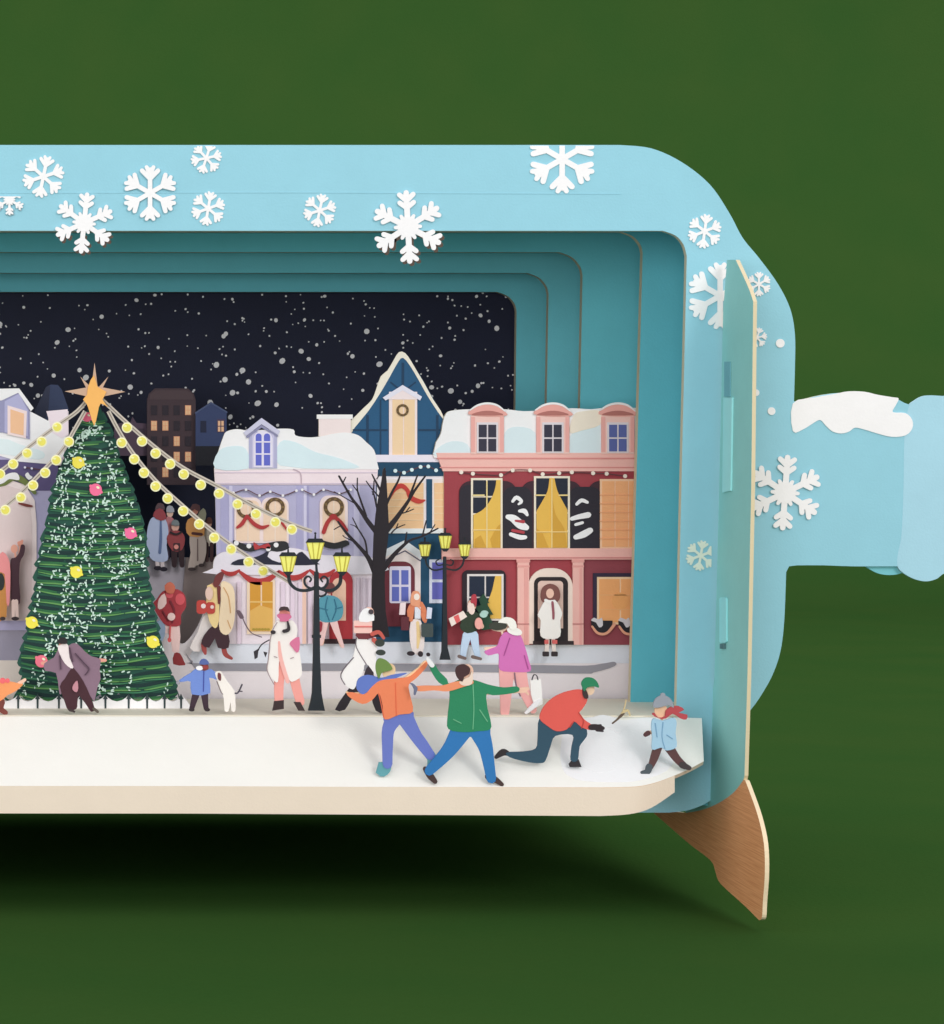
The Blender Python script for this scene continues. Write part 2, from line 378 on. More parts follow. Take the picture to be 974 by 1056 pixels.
# ---- mauve house
h = house('mauve house with snowy roof, wreaths in peach windows and a red arched door', (300,665,YH))
f = mk(h, YH)
f('wall', [[(222,497),(388,497),(388,597),(224,597)]], (178,176,206), 0, th=0.04, edge=EDGE)
f('shop_wall', [[(223,590),(388,590),(388,664),(223,664)]], (240,228,236), 1)
f('pilaster', [R(228,501,236,590)], (170,168,204), 1); f('pilaster', [R(236.5,501,240,590)], (206,204,228), 1)
f('pilaster', [R(306,501,312,590)], (170,168,204), 1); f('pilaster', [R(313.5,501,316.5,590)], (206,204,228), 1); f('pilaster', [R(317,501,319,590)], (160,158,196), 1)
f('pilaster', [R(365,501,371,590)], (200,198,224), 1)
f('cornice', [[(221,483),(390,483),(389,500),(222,500)]], (240,222,226), 2, th=0.03, edge=EDGE)
f('cornice_line', [R(222,498,389,499.6), R(222,487,389,488)], (206,192,206), 3)
f('cornice_bracket', [Ln([(303,484,1.2),(310,488,1.2),(311,499,1)])], (190,170,180), 4)
rf = f('roof', [[(221,484)]+S([(224,470),(230,452),(234,445),(245,442.5),(256,444),(275,443),(290,442),(303,443),(305,449),(318,451),(331,450),(345,447),(358,446),(370,449),(378,456),(386,464),(389,476),(391,484)],3,False)], (246,247,255), 3, th=0.05, edge=EDGE)
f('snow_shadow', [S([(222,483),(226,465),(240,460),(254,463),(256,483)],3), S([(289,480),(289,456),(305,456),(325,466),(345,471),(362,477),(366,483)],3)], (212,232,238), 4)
ch = f('chimney', [R(329,430,362,450)], (238,222,220), 2, th=0.05, edge=EDGE); f('cap', [R(327,427.5,364,432)], (246,236,234), 3, ch)
d = f('dormer', [R(257,445,286,483)], (176,176,206), 5); f('dormer_wall', [R(260,446,283,483)], (196,194,220), 6, d)
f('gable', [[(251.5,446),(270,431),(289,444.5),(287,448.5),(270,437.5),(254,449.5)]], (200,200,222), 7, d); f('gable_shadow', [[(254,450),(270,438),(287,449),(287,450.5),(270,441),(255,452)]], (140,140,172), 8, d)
w_ = f('window', [A(261.5,444,281.5,482)], (226,222,244), 8, d); f('pane', [clip(A(264,447,270,480),lambda p:1), A(272.5,447,278.8,480)], (96,104,196), 9, w_)
f('glazing_bar', [R(263,455,280,456.4),R(263,467.5,280,468.9)], (226,222,244), 10, w_)
for (x0, x1) in ((243,269),(271,297)):
    w_ = f('window', [A(x0-1,511,x1+1,562) if 0 else R(x0-1,513,x1+1,560,8,'ab')], (246,220,218), 4); f('pane', [R(x0+1,516,x1-1,558,7,'ab')], (252,210,184), 5, w_); f('glazing_bar', [R((x0+x1)/2-.5,516,(x0+x1)/2+.5,558)], (250,222,208), 6, w_)
w_ = f('window', [R(330,511,359,560,9,'ab')], (246,220,218), 4); f('pane', [R(333,514.5,356,560,8,'ab')], (252,210,184), 5, w_)
f('glazing_bar', [R(344,514.5,345,560)], (250,222,208), 6, w_)
wreath(f,254,525,9.5,7, tails=[Ln([(255,532,3),(250,540,4),(245,544,2.5)]), Ln([(255,532,3),(262,540,4),(270,544,4),(277,542,2)])])
wreath(f,284,523,10,7, tails=[Ln([(284,532,2),(290,538,2.5),(296,546,2)])])
wreath(f,344.5,523,10.5,7, tails=[Ln([(344,532,3.5),(338,539,4),(334,549,4)]), Ln([(344,532,3.5),(352,539,4),(358,547,3)]), C(344,533,4,3)])
gl = f('garland', [S([(241,557),(252,561),(266,563),(276,560),(291,558),(297,560),(297,566),(286,569),(270,566),(258,569),(244,564)],3)], (40,42,44), 8)
f('garland_bow', [S([(262,559),(268,563),(277,560),(279,566),(270,565),(263,567)],2)], (180,60,66), 9, gl)
for q in ((244,560),(257,563),(277,566),(285,562)): f('bauble', [C(q[0],q[1],2.6,n=10)], (236,238,246), 9, gl)
f('garland', [S([(331,557),(345,560),(357,557),(360,562),(345,566),(333,563)],3)], (40,42,44), 8)
f('awning', [S([(220,586),(222,575),(232,569),(248,571),(262,575),(276,570),(290,565),(308,566),(330,572),(350,573),(388,576),(388,592),(222,592)],3)], (232,228,238), 7, th=0.05, edge=EDGE)
f('awning_slate', [S([(238,582),(246,577),(262,575),(272,571),(280,566),(276,574),(288,580),(302,578),(306,572),(312,569),(320,577),(330,582),(300,583),(270,582),(250,583)],2)], (36,38,56), 8)
lights(f, [(232,504),(241,508),(254,505),(268,511),(279,507),(292,511),(306,506)], 8, (236,236,250), 1.4); lights(f, [(312,505),(324,510),(334,505),(350,509),(362,505)], 8, (236,236,250), 1.4)
swag(f,229,247,588,4,4,9); swag(f,248,287,590,10,6,9); swag(f,288,318,589,7,5,9); swag(f,320,345,588,6,5,9)
w_ = f('window', [R(255,598,284,654)], (240,216,190), 8); f('pane', grid(258,600,281.5,651,2,1,1.6), (210,152,56), 9, w_); f('glazing_bar', [R(258,620,281.5,621.5)], (232,196,120), 10, w_)
f('curtain', [[(258,630),(268,624),(281.5,628),(281.5,651),(258,651)]], (226,180,96), 10, w_); f('plant', [C(262+3*i,649,1.8,1.2,8) for i in range(6)], (176,150,60), 11, w_)
for x in (228,245,290,300,308,318): f('column', [R(x,600,x+4,664)], (226,210,224), 8)
f('column', [R(312,596,316,664)], (246,200,182), 8)
dr = f('door', [A(340,588,364,663)], (172,50,58), 8); f('door_panel', [A(343,596,357,640)], (240,196,170), 9, dr); f('doorstep', [R(326,659,380,664)], (52,34,40), 10)
for x in (368,374,380): f('column', [R(x,596,x+3,664)], (224,212,224), 8)
# ---- blue gabled house
h = house('tall teal blue house with a pointed snowy gable and a peach attic window', (425,660,YH+0.03), name='gabled_house')
f = mk(h, YH+0.03)
gb = f('gable', [[(361,449),(364,440),(380,420),(392,402),(402,385),(412,369),(417,366),(424,373),(434,388),(443,404),(452,420),(459,434),(462,482),(366,482)]], (32,84,122), 0, th=0.05, edge=EDGE)
f('eaves_snow', [S([(357,447),(360,436),(366,430),(376,420),(384,412),(388,402),(393,388),(400,382),(407,370),(412,363),(418,364),(424,372),(431,384),(436,392),(441,401),(447,412),(455,424),(459,434),(452,425),(441,408),(432,392),(423,377),(416,369),(411,373),(402,389),(392,406),(380,424),(366,441),(361,449)],2)], (238,230,214), 1, gb, edge=EDGE)
f('beam', [R(414.5,374,417,404), Ln([(403,394,1.6),(415,404,1.6)],cap=False), Ln([(429,394,1.6),(416,404,1.6)],cap=False), R(378,428,380.5,470), R(450,428,452.5,470), R(364,442.5,400,444.5), R(432,442.5,460,444.5), R(392,412,393.4,470)], (22,58,88), 1, gb)
w_ = f('window', [R(401.5,404,430.5,471)], (240,222,222), 3, gb); f('pane', grid(405,409,428,470,2,1,1), (250,206,166), 4, w_)
f('pediment', [[(395,410),(415.5,397),(435.5,409),(433.5,413),(415.5,402.5),(398,413)]], (226,224,240), 6, gb); f('pediment_wall', [[(401,411),(415.5,402),(430,411),(430,412),(401,412)]], (240,222,222), 5, gb)
wreath(f,415.5,423,6.3,7,gb,False)
f('cornice', [R(384,469,460,476.5)], (232,226,236), 8, th=0.03)
f('frieze', [R(386,476,458,491)], (20,66,94), 7); lights(f, [(408,485.5),(417,487.5),(425,484.5),(434,481.5),(442,481),(450,485)], 9, (214,236,248), 2.0)
f('wall', [R(386,490,459,662)], (24,74,104), 4, th=0.03)
f('frame_board', [R(389,490,458,550)], (238,230,234), 5)
for x0, x1 in ((398,437),(448,458)):
    w_ = f('window', [R(x0-2,494,x1+1,547)], (244,226,220), 6); f('pane', [R(x0,498,x1,545)], (250,196,150), 7, w_); f('glazing_bar', [R(x0,508+7*i,x1,508.7+7*i) for i in range(5)], (252,214,176), 8, w_)
f('post', [R(440,494,446,545)], (24,74,104), 7)
f('ribbon', [Ln([(402,514,2),(407,505,4),(414,501,5),(420,505,4),(424,513,5),(432,517,5),(438,516,2)])], (196,66,56), 9)
sl = f('sill', [R(395,545,460,550)], (232,238,248), 8, th=0.03)
pc = f('porch', [[(388,578),(396,572),(418,563),(434,574),(434,645),(388,645)]], (240,226,222), 6)
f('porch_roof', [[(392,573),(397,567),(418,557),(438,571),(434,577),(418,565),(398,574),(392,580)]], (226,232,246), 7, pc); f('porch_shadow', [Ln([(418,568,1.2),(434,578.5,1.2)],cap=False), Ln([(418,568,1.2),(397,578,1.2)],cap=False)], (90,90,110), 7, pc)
dr = f('door', [R(396,579,428,646,12,'ab')], (110,44,56), 8, pc); w_ = f('window', [R(402,584,424,622,2)], (224,220,246), 9, dr); f('pane', grid(404.5,588,421.5,620,2,2,2.4), (98,110,190), 10, w_)
w_ = f('window', [R(443,577,459,622)], (216,222,248), 6); f('pane', grid(446,580,457,618,1,2,3), (104,106,190), 7, w_)
# ---- red brick-coloured house
h = house('long wine red house with three pink dormers, yellow curtains and an arched doorway', (556,665,YH-0.03), name='town_house')
f = mk(h, YH-0.03)
f('wall', [R(458,484,664,665)], (156,62,70), 0, th=0.06, edge=EDGE)
f('roof', [[(447,469)]+S([(450,456),(455,447),(457,436),(460,427),(466,423.5),(485,422),(520,422),(540,424),(560,423),(590,421),(610,422),(630,420),(664,421)],3,False)+[(664,472),(448,472)]], (244,245,252), 1, th=0.06, edge=EDGE)
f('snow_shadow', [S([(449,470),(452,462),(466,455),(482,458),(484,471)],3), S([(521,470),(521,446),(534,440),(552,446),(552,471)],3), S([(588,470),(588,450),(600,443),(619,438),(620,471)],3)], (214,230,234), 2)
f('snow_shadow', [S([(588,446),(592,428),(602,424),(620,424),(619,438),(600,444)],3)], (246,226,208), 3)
f('cornice', [[(450,467),(664,467),(664,486),(457,486)]], (238,184,174), 3, th=0.04)
f('cornice_line', [R(451,472,664,473.6), R(454,481.5,664,482.7)], (214,142,136), 4)
for i, x in enumerate((503,570.5,637.5)):
    d = f('dormer', [R(x-17,428,x+17,468)], (242,198,188), 5, th=0.03); f('side_post', [R(x-17,430,x-13,466), R(x+13,430,x+17,466)], (232,170,162), 6, d)
    f('dormer_cap', [S([(x-19.5,427),(x-14,420.5),(x-6,417.5),(x+2,417),(x+11,419.5),(x+18,424.5),(x+19.5,428.5),(x,429.5)],3)], (232,168,158), 7, d); f('cap_snow', [Ln([(x-18,423,1.2),(x-10,418,2),(x,416,2.2),(x+10,418,2),(x+18,424,1.2)])], (246,240,236), 8, d)
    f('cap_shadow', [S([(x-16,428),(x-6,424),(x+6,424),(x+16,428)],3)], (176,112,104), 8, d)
    w_ = f('window', [R(x-11,435.5,x+11,467)], (222,214,218), 7, d); f('pane', grid(x-9,438,x+9,465.5,2,2,1.6), (52,50,66) if i < 2 else (88,100,160), 8, w_)
lights(f, [(476,487),(488,488.5),(517,490),(529,485),(547,485),(560,489),(577,488),(590,487),(612,488),(626,488.5),(645,491)], 5, (250,226,212), 2.1)
for x0, x1 in ((474,533),(538,600),(607,664)): f('recess', [R(x0,496,x1,566,12,'ab')], (60,36,46), 4)
for x0, x1 in ((474,487),(519,549),(587,620)): f('shutter', [R(x0,500 if x0 == 474 else 502,x1,566,10,'a' if x0 == 474 else 'ab')], (40,36,46), 5)
def win(x0, y0, x1, y1, nx, ny, frame_c, pane_c, k=6, par=None, g=1.6, fw=2.2):
    q = f('window', [R(x0,y0,x1,y1)], frame_c, k, par); f('pane', grid(x0+fw,y0+fw,x1-fw,y1-fw,nx,ny,g), pane_c, k+1, q); return q
q = win(486,493,518.5,567,2,4,(238,226,206),(30,36,52))
f('curtain', [S([(488.5,531),(499,525),(507,514),(511,503),(512,495)],3,False)+[(516.5,495),(516.5,565),(488.5,565)]], (226,184,84), 8, q); f('curtain_fold', [[(508,565)]+S([(506,556),(512,545),(516.5,540)],3,False)+[(516.5,565)], [(490,565),(490,556),(496,552),(502,565)]], (206,158,60), 9, q); f('glazing_bar', [R(501.8,496,503,565),R(488,510,500,511.4),R(488,546,517,547)], (240,214,150), 10, q)
q = win(551,491,588,567,2,4,(238,226,206),(30,36,52))
f('curtain', [S([(553.5,527),(560,516),(565,506),(567,493)],3,False)+S([(572,493),(575,506),(580,516),(585.5,526)],3,False)+[(585.5,565),(553.5,565)]], (226,180,80), 8, q); f('curtain_fold', [S([(570,512),(573,530),(582,545),(585,565)],3,False)+[(570,565)], [(553.5,545),(560,550),(566,565),(553.5,565)]], (208,158,60), 9, q); f('glazing_bar', [R(568.8,494,570,565),R(553,510,563,511.4),R(576,510,586,511.4),R(553,548,586,549)], (240,210,140), 10, q)
q = win(619,494,664,566,3,1,(238,196,160),(240,174,122),g=1.2); f('glazing_bar', [R(619,510+9*i,664,510.8+9*i) for i in range(6)], (232,170,124), 9, q)
def socks(cx, pts):
    for q in pts: f('stocking', [Ln(q)], (246,238,240), 7)
socks(534, [[(529,517,3),(533,513,4),(538,517,3.5),(535,520,2)], [(536,527,3),(541,527,5),(544,531,3)], [(524,533,5),(530,535,8),(537,541,9),(543,544,6)], [(527,551,4),(536,554,5),(542,554,4)]])
f('stocking_stripe', [Ln([(532,537,2),(540,538,3.5)]), Ln([(529,547,3),(540,549,3)])], (176,64,74), 8)
socks(600, [[(595,520,3),(600,516,4),(606,518,3)], [(590,535,4),(597,533,5),(607,531,6)], [(594,541,3),(601,539,3)], [(594,554,5),(602,551,7),(609,547,6)]])
f('band_course', [R(456,565.5,664,577)], (234,182,172), 8, th=0.05); f('band_line', [R(456,574.5,664,576)], (206,138,134), 9)
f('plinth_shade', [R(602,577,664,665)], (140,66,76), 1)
for x0, x1 in ((534,546),(591,602)):
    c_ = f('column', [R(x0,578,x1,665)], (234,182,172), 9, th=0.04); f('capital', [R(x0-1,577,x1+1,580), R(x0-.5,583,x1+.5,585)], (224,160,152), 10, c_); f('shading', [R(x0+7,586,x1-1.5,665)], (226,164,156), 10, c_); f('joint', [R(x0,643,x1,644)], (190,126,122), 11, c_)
w_ = f('recess', [R(477,588,522,642,6)], (42,30,38), 6); q = win(482,592,519.5,640,2,2,(226,220,216),(26,38,58),7,w_)
f('curtain', [[(511,594),(517.3,594),(517.3,638),(506,638),(503,622),(508,608)]], (228,184,84), 9, q)
pa = f('doorway', [R(545,586,591,664,20,'ab')], (240,218,204), 8, th=0.03); f('opening', [R(551,595,586,662,7,'ab')], (40,32,34), 9, pa)
dr = f('door', [R(555,599,581,648,4,'ab')], (226,196,182), 10, pa); f('doormat', [R(550,661,592,665)], (50,38,40), 10)
w_ = f('recess', [R(612,591,664,643)], (50,40,62), 6); q = win(616,595,664,644,2,1,(236,206,166),(236,170,110),7,w_,g=1.5); f('glazing_bar', [R(618,613,664,614.2),R(618,628,664,629)], (232,176,120), 9, q)
f('lamp_glow', [C(640,620,9)], (232,168,104), 9, q)
for cx in (621,649): pl = f('planter', [clip(C(cx,641,11,12), lambda p: p[1]-640)], (34,34,40), 10); f('planter_snow', [S([(cx-11,640),(cx-8,637),(cx-3,639),(cx,637),(cx+1,645),(cx-3,647),(cx-6,642)],2)], (206,204,208), 11, pl); f('planter_swag', [Ln([(cx-10,646,2),(cx-4,653,2.6),(cx+5,653,2.6),(cx+13,644,3)])], (222,160,130), 12, pl)
tr = sheet('small_fir_tree', [[(499,612),(505,622),(502,622),(509,634),(504,634),(512,648),(498,650),(494,645),(490,636),(494,632),(490,626),(496,624),(494,618)]], YH-0.12, (36,72,52), None, th=0.02)
tag(tr, 'small dark green fir tree against the navy ground floor window of the red house', 'tree')
f2 = mk(tr, YH-0.12); f2('bow', [C(500,632,4,2.5)], (180,214,206), 2)
# ---- left house
h = house('lilac house left of the Christmas tree with a big pale arched window', (5,640,YH), name='shop_house')
f = mk(h, YH)
f('wall', [R(-150,470,58,650)], (176,172,204), 0, th=0.05, edge=EDGE)
f('frieze', [R(-150,474,60,506)], (92,82,124), 1); f('roof', [[(-150,404),(0,403),(31,424),(50,434),(52,428),(60,424),(69,424),(68,452),(66,470),(56,479),(20,476),(0,470),(-150,470)]], (240,242,250), 2, th=0.05, edge=EDGE)
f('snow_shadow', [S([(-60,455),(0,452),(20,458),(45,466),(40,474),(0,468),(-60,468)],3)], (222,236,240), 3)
f('chimney', [[(48,424),(70,422),(71,448),(64,452),(54,446),(51,434)]], (236,222,228), 3); 
d = f('dormer', [[(-40,411),(5,411),(20,403),(31,424),(31,453),(3,446),(-40,446)]], (150,150,184), 5); f('dormer_face', [[(5,414),(20,406),(29,423),(29,450),(5,446)]], (176,176,210), 6, d)
f('dormer_snow', [[(-60,402),(20,400.5),(35,421),(32,424),(19,405),(2,413),(-60,414)]], (244,244,250), 7, d, th=0.03)
w_ = f('window', [[(8,418),(28,424),(27,452),(8,448)]], (246,218,216), 7, d); f('pane', [[(11,422),(25,426.5),(24.5,449),(11,446)]], (244,190,150), 8, w_)
f('window_arch', [A(-62,496,39,640) if 0 else S([(-62,640),(-62,530),(-50,505),(-20,494),(8,494),(26,500),(36,516),(38,540),(38,640)],1)], (240,222,220), 4); f('window_glass', [S([(-56,640),(-56,530),(-46,510),(-20,500),(6,500),(22,505),(31,518),(33,540),(33,640)],1)], (226,208,206), 5)
gl = f('garland', [Ln([(-30,495,5),(0,499,6),(14,492,7),(26,497,6),(36,508,4)])], (110,122,66), 7); f('snow_clump', [S([(-4,500),(2,493),(10,488),(18,488),(20,495),(10,494),(4,498)],3), S([(26,490),(29,487),(31,490),(34,492),(30,495)],2)], (242,240,248), 8, gl)
f('berry_branch', [Ln([(20,519,2),(27,521,3),(33,522,2)])], (120,56,50), 8)
lights(f, [(26,482),(33,483),(46,485)], 8, (222,222,240), 1.2)
# ================================================================== FAR BUILDINGS
YB = 3.2
def far(name, label, base): return thing(name, label, 'building', base, 'far dark buildings')
h = far('tower_block', 'dark brown apartment block with lit orange windows beyond the square', (176,500,YB)); f = mk(h, YB)
f('wall', [[(152,500),(152,412),(154,406),(160,400.5),(194,400.5),(200,406),(202,412),(202,500)]], (66,50,56), 0, th=0.08, edge=(90,80,84))
f('roof_band', [[(154,412),(155,407),(161,402.5),(193,402.5),(199,407),(200,412)]], (76,60,64), 1)
lit = {(3,0),(0,1),(1,1),(2,2),(2,3),(3,3),(1,4)}
for i in range(4):
    for j in range(5):
        x = 156+i*11.7; y = 418+j*16
        w_ = f('window', [R(x,y,x+6.2,y+10)], (236,170,132) if (i,j) in lit else (42,34,44), 2)
        if (i,j) in lit: f('pane', grid(x+.8,y+.8,x+5.4,y+9.2,2,2,.6), (248,196,150), 3, w_)
h = far('blue_building', 'small navy building with a pitched top and one lit window beside the brown block', (218,460,YB)); f = mk(h, YB-.1)
f('wall', [[(202,480),(202,425),(218,414.5),(234,424),(234,480)]], (52,66,104), 0, th=0.08, edge=(100,104,128)); f('roof_line', [Ln([(202,426,1.6),(218,415.5,1.6),(234,425,1.6)],smooth=False)], (72,86,120), 1)
f('window', [R(207,434,213,446)], (26,34,60), 1); w_ = f('window', [R(224,432,232,446)], (70,60,90), 1); f('pane', grid(225,434,231,445,2,2,1), (246,190,150), 2, w_)
f('lower_wall', [R(202,460,234,480)], (18,20,30), 1)
h = far('low_building', 'low plum coloured building peeking out beside the tree top', (138,470,YB)); f = mk(h, YB+.1)
f('wall', [[(118,470),(118,438),(126,436),(134,437),(137,430),(141,436),(152,437),(152,470)]], (84,66,82), 0, th=0.08); f('window', [R(143,442,149,450)], (60,48,62), 1)
h = far('church_tower', 'round tower with a pointed dark blue roof between the lilac house and the tree', (58,470,YB-.6)); f = mk(h, YB-.6)
f('roof', [[(36,424),(48,399),(53,396.5),(60,397),(64,402),(71,422),(70,434),(40,434)]], (50,62,92), 0, th=0.08, edge=(120,122,136)); f('roof_shade', [[(36,424),(48,399),(52,398),(50,424),(46,433),(40,434)]], (42,48,70), 1)
f('wall', [R(50,424,71,480)], (228,214,222), 1)
# ================================================================== CHRISTMAS TREE
YT = 0.75
rt = random.Random(5)
ct = thing('christmas_tree', 'tall dark green Christmas tree with a gold star, pink and yellow baubles', 'Christmas tree', (97,728,YT))
f = mk(ct, YT)
LE = [(425,84),(440,77),(455,71),(470,66),(485,59),(500,55),(520,50),(540,46),(560,42),(580,38),(600,36),(620,32),(640,29),(655,26),(670,20),(685,20),(700,22),(718,14)]
RE = [(425,108),(440,116),(455,121),(470,126),(485,132),(500,137),(520,145),(540,150),(560,152),(580,152),(600,156),(620,159),(640,163),(655,166),(670,171),(685,175),(700,182),(718,186)]
def itp(T, y):
    for (a, b_), (c, d_) in zip(T, T[1:]):
        if a <= y <= c: return b_+(d_-b_)*(y-a)/(c-a)
    return T[-1][1] if y > T[-1][0] else T[0][1]
lo, ro = [], []
y = 424
while y < 718:
    h_ = rt.uniform(9, 15); l = itp(LE, y); r = itp(RE, y)
    q_=rt.uniform(0,3); lo += [(l+1.5,y),(l-q_*.5,y+h_*.35),(l-q_-1,y+h_*.7),(l-q_+.5,y+h_*.92)]
    q_=rt.uniform(0,3); ro += [(r-1.5,y),(r+q_*.5,y+h_*.35),(r+q_+1,y+h_*.7),(r+q_-.5,y+h_*.92)]
    y += h_
top = S([(90,427),(92,418),(97,414),(103,418),(106,427)],3,False)
bot = []
for i in range(9):
    x1 = 184-i*20.5; bot += [(x1, 716+rt.uniform(-2,2)), (x1-6, 722), (x1-14, 722), (x1-19, 716)]
crown = f('crown', [top+ro+bot+lo[::-1]], (28,78,64), 0, th=0.05, edge=(60,90,74))
# darker and lighter painted boughs, printed rows following the sag of each tier
bands = {(12,48,46): [], (44,104,62): [], (96,150,84): [], (56,118,84): []}
y = 430
while y < 716:
    l, r = itp(LE, y)+2, itp(RE, y)-2; sag = 1.5+(y-430)/290*5
    for key, off, wd, pr in (((12,48,46),0,3.8,1),((44,104,62),3.2,2.4,.9),((96,150,84),5.2,1.6,.85),((56,118,84),7.4,1.6,.6)):
        a = l
        while a < r-6:
            b2 = min(r, a+rt.uniform(14,60))
            if rt.random() < pr:
                def yy(x): 
                    t = (x-l)/(r-l)*2-1; return y+off+sag*(1-t*t)+math.sin(x*.11+y)*0.8
                n_ = max(3, int((b2-a)/6)); pts = [(a+(b2-a)*i/n_, yy(a+(b2-a)*i/n_), wd*(.35+.65*math.sin(math.pi*(i+.4)/(n_+.8)))) for i in range(n_+1)]
                bands[key].append(Ln(pts, smooth=False, cap=False))
            a = b2+rt.uniform(0,5)
    y += rt.uniform(8.5, 11.5)
for i, (c_, sh) in enumerate(bands.items()): tag(f('bough_strokes', sh, c_, 1+i, crown), kind='stuff')
spk = []
for j in range(13):            # wandering chains of painted snow
    x = rt.uniform(30,165); y = rt.uniform(430,700)
for j in range(150):
    y = rt.uniform(432,712); l, r = itp(LE,y)+4, itp(RE,y)-4; x = rt.uniform(l,r); dx, dy = rt.uniform(-3,3), rt.uniform(1,5)
    for q in range(rt.randint(5,11)):
        x += dx+rt.uniform(-3.5,3.5); y += dy*.8+rt.uniform(-2,2.5)
        if not (itp(LE,y)+2 < x < itp(RE,y)-2) or y > 716: break
        a = rt.choice([rt.uniform(-25,25), rt.uniform(50,130)]); r_ = rt.uniform(0.9,2.3)
        spk.append(C(x, y, r_, r_*.42, 7, a))
tag(f('painted_snow', spk, (200,228,214), 6, crown, th=0.004), kind='stuff')
for x, y, r_, c_ in ((90,430,5,(240,110,140)),(81,477,6.2,(238,222,84)),(99,505,6.4,(248,110,150)),(135,550,6,(248,110,156)),(79,590,6.2,(240,226,80)),(33,642,6.2,(240,226,80)),(158,662,6.4,(240,226,80)),(43,682,6.4,(246,120,140))):
    q = f('bauble', [C(x,y,r_), C(x-r_*.8,y-r_*.6,1.6,n=8), C(x+r_*.9,y+r_*.4,1.5,n=8)], c_, 8, th=0.03)
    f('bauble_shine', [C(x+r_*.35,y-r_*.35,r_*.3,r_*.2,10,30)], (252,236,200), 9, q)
Ys = 0.42
star = f('star', [[(92,410),(96.5,375),(101,410)], [(92,408),(82,389),(97,404)],[(101,408),(110.5,389),(97,404)], [(97,398.5),(66,404),(97,411)],[(97,398.5),(128,404.5),(97,411)]], (196,164,140), 0, th=0.03) 
sk_ = sheet('star_core', [S([(97,387),(101,399),(110,404),(106,412),(112,420),(104,416),(101,426),(97.5,439),(93,426),(90,417),(86,412),(90,407),(91,399)],2)], Ys, (246,178,96), star, th=0.03)
star.data.transform(__import__('mathutils').Matrix.Translation((0,0.44-YT,0)))
# ---- picket fence of snow scallops
fc = thing('fence', 'little white scalloped snow fence with dark pickets under the Christmas tree', 'fence', (100,733,YT-.1)); f = mk(fc, YT-.1)
xs = [-30,-8,19,39,61,84,109,133,152,170,187]; tp_ = []
for a, b_ in zip(xs, xs[1:]): tp_ += [(a,716.5)] + [(a+(b_-a)*t, 717.5+6*math.sin(math.pi*t)) for t in (.12,.3,.5,.7,.88)]
f('snow_panel', [[(-30,734)]+tp_+[(187,716),(194,724),(200,734)]], (238,240,240), 0, th=0.03)
for x in xs[2:]: f('picket', [Ln([(x,720,2.2),(x,731,1.8)],smooth=False), [(x-2.6,721),(x,715.5),(x+2.6,721)]], (44,60,62), 1)
# ================================================================== GARLANDS
def garland(label, path, balls, r=4.6, Y=0.5):
    g_ = thing('light_garland', label, 'string lights', (path[-1][0], path[-1][1], Y), 'strings of yellow ball lights'); f = mk(g_, Y)
    f('string', [Ln([(x,y,4.2) for x,y in path],cap=False)], (196,188,176), 0, th=0.012, edge=(120,112,100)); f('string_line', [Ln([(x,y,1.0) for x,y in path],cap=False)], (140,130,118), 1)
    for x, y in balls:
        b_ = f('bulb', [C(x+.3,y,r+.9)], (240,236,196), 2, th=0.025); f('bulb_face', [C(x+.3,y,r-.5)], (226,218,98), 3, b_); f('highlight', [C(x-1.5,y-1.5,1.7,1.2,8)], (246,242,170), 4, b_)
garland('upper right string of yellow balls from the star to the mauve house wreaths', [(101,408),(115,421),(131,436),(160,461),(190,483),(226,502),(264,523),(300,540),(322,548)], [(131,441),(146.5,455),(160.5,467.5),(175.5,478.5),(189.5,489),(207,500),(226,509),(245,520),(264,530),(284,538.5),(301,546)])
garland('lower right string of yellow balls running from the tree to the street lamp', [(112,424),(122,443),(137,467),(160,495),(188,521),(220,548),(256,574),(300,601)], [(125.5,456.5),(138.5,473.5),(148.5,487.5),(160.5,501.5),(173,514),(189,527),(205.5,540.5),(221,554.5),(238.5,566.5),(256.5,579.5),(271.5,589)])
garland('upper left string of yellow balls crossing the lilac house roof', [(94,408),(80,424),(59,439),(30,461),(5,483),(-25,500)], [(59,440.5),(43,455.5),(28,467.5),(13.5,478.5),(0,489),(-14,499)])
garland('lower left string of yellow balls falling in front of the pale arch', [(88,424),(76,445),(66,462),(46,484),(20,510),(-8,533)], [(71,455.5),(58,474.5),(46.5,487.5),(34,500.5),(21.5,513),(5.5,526),(-8,538)])
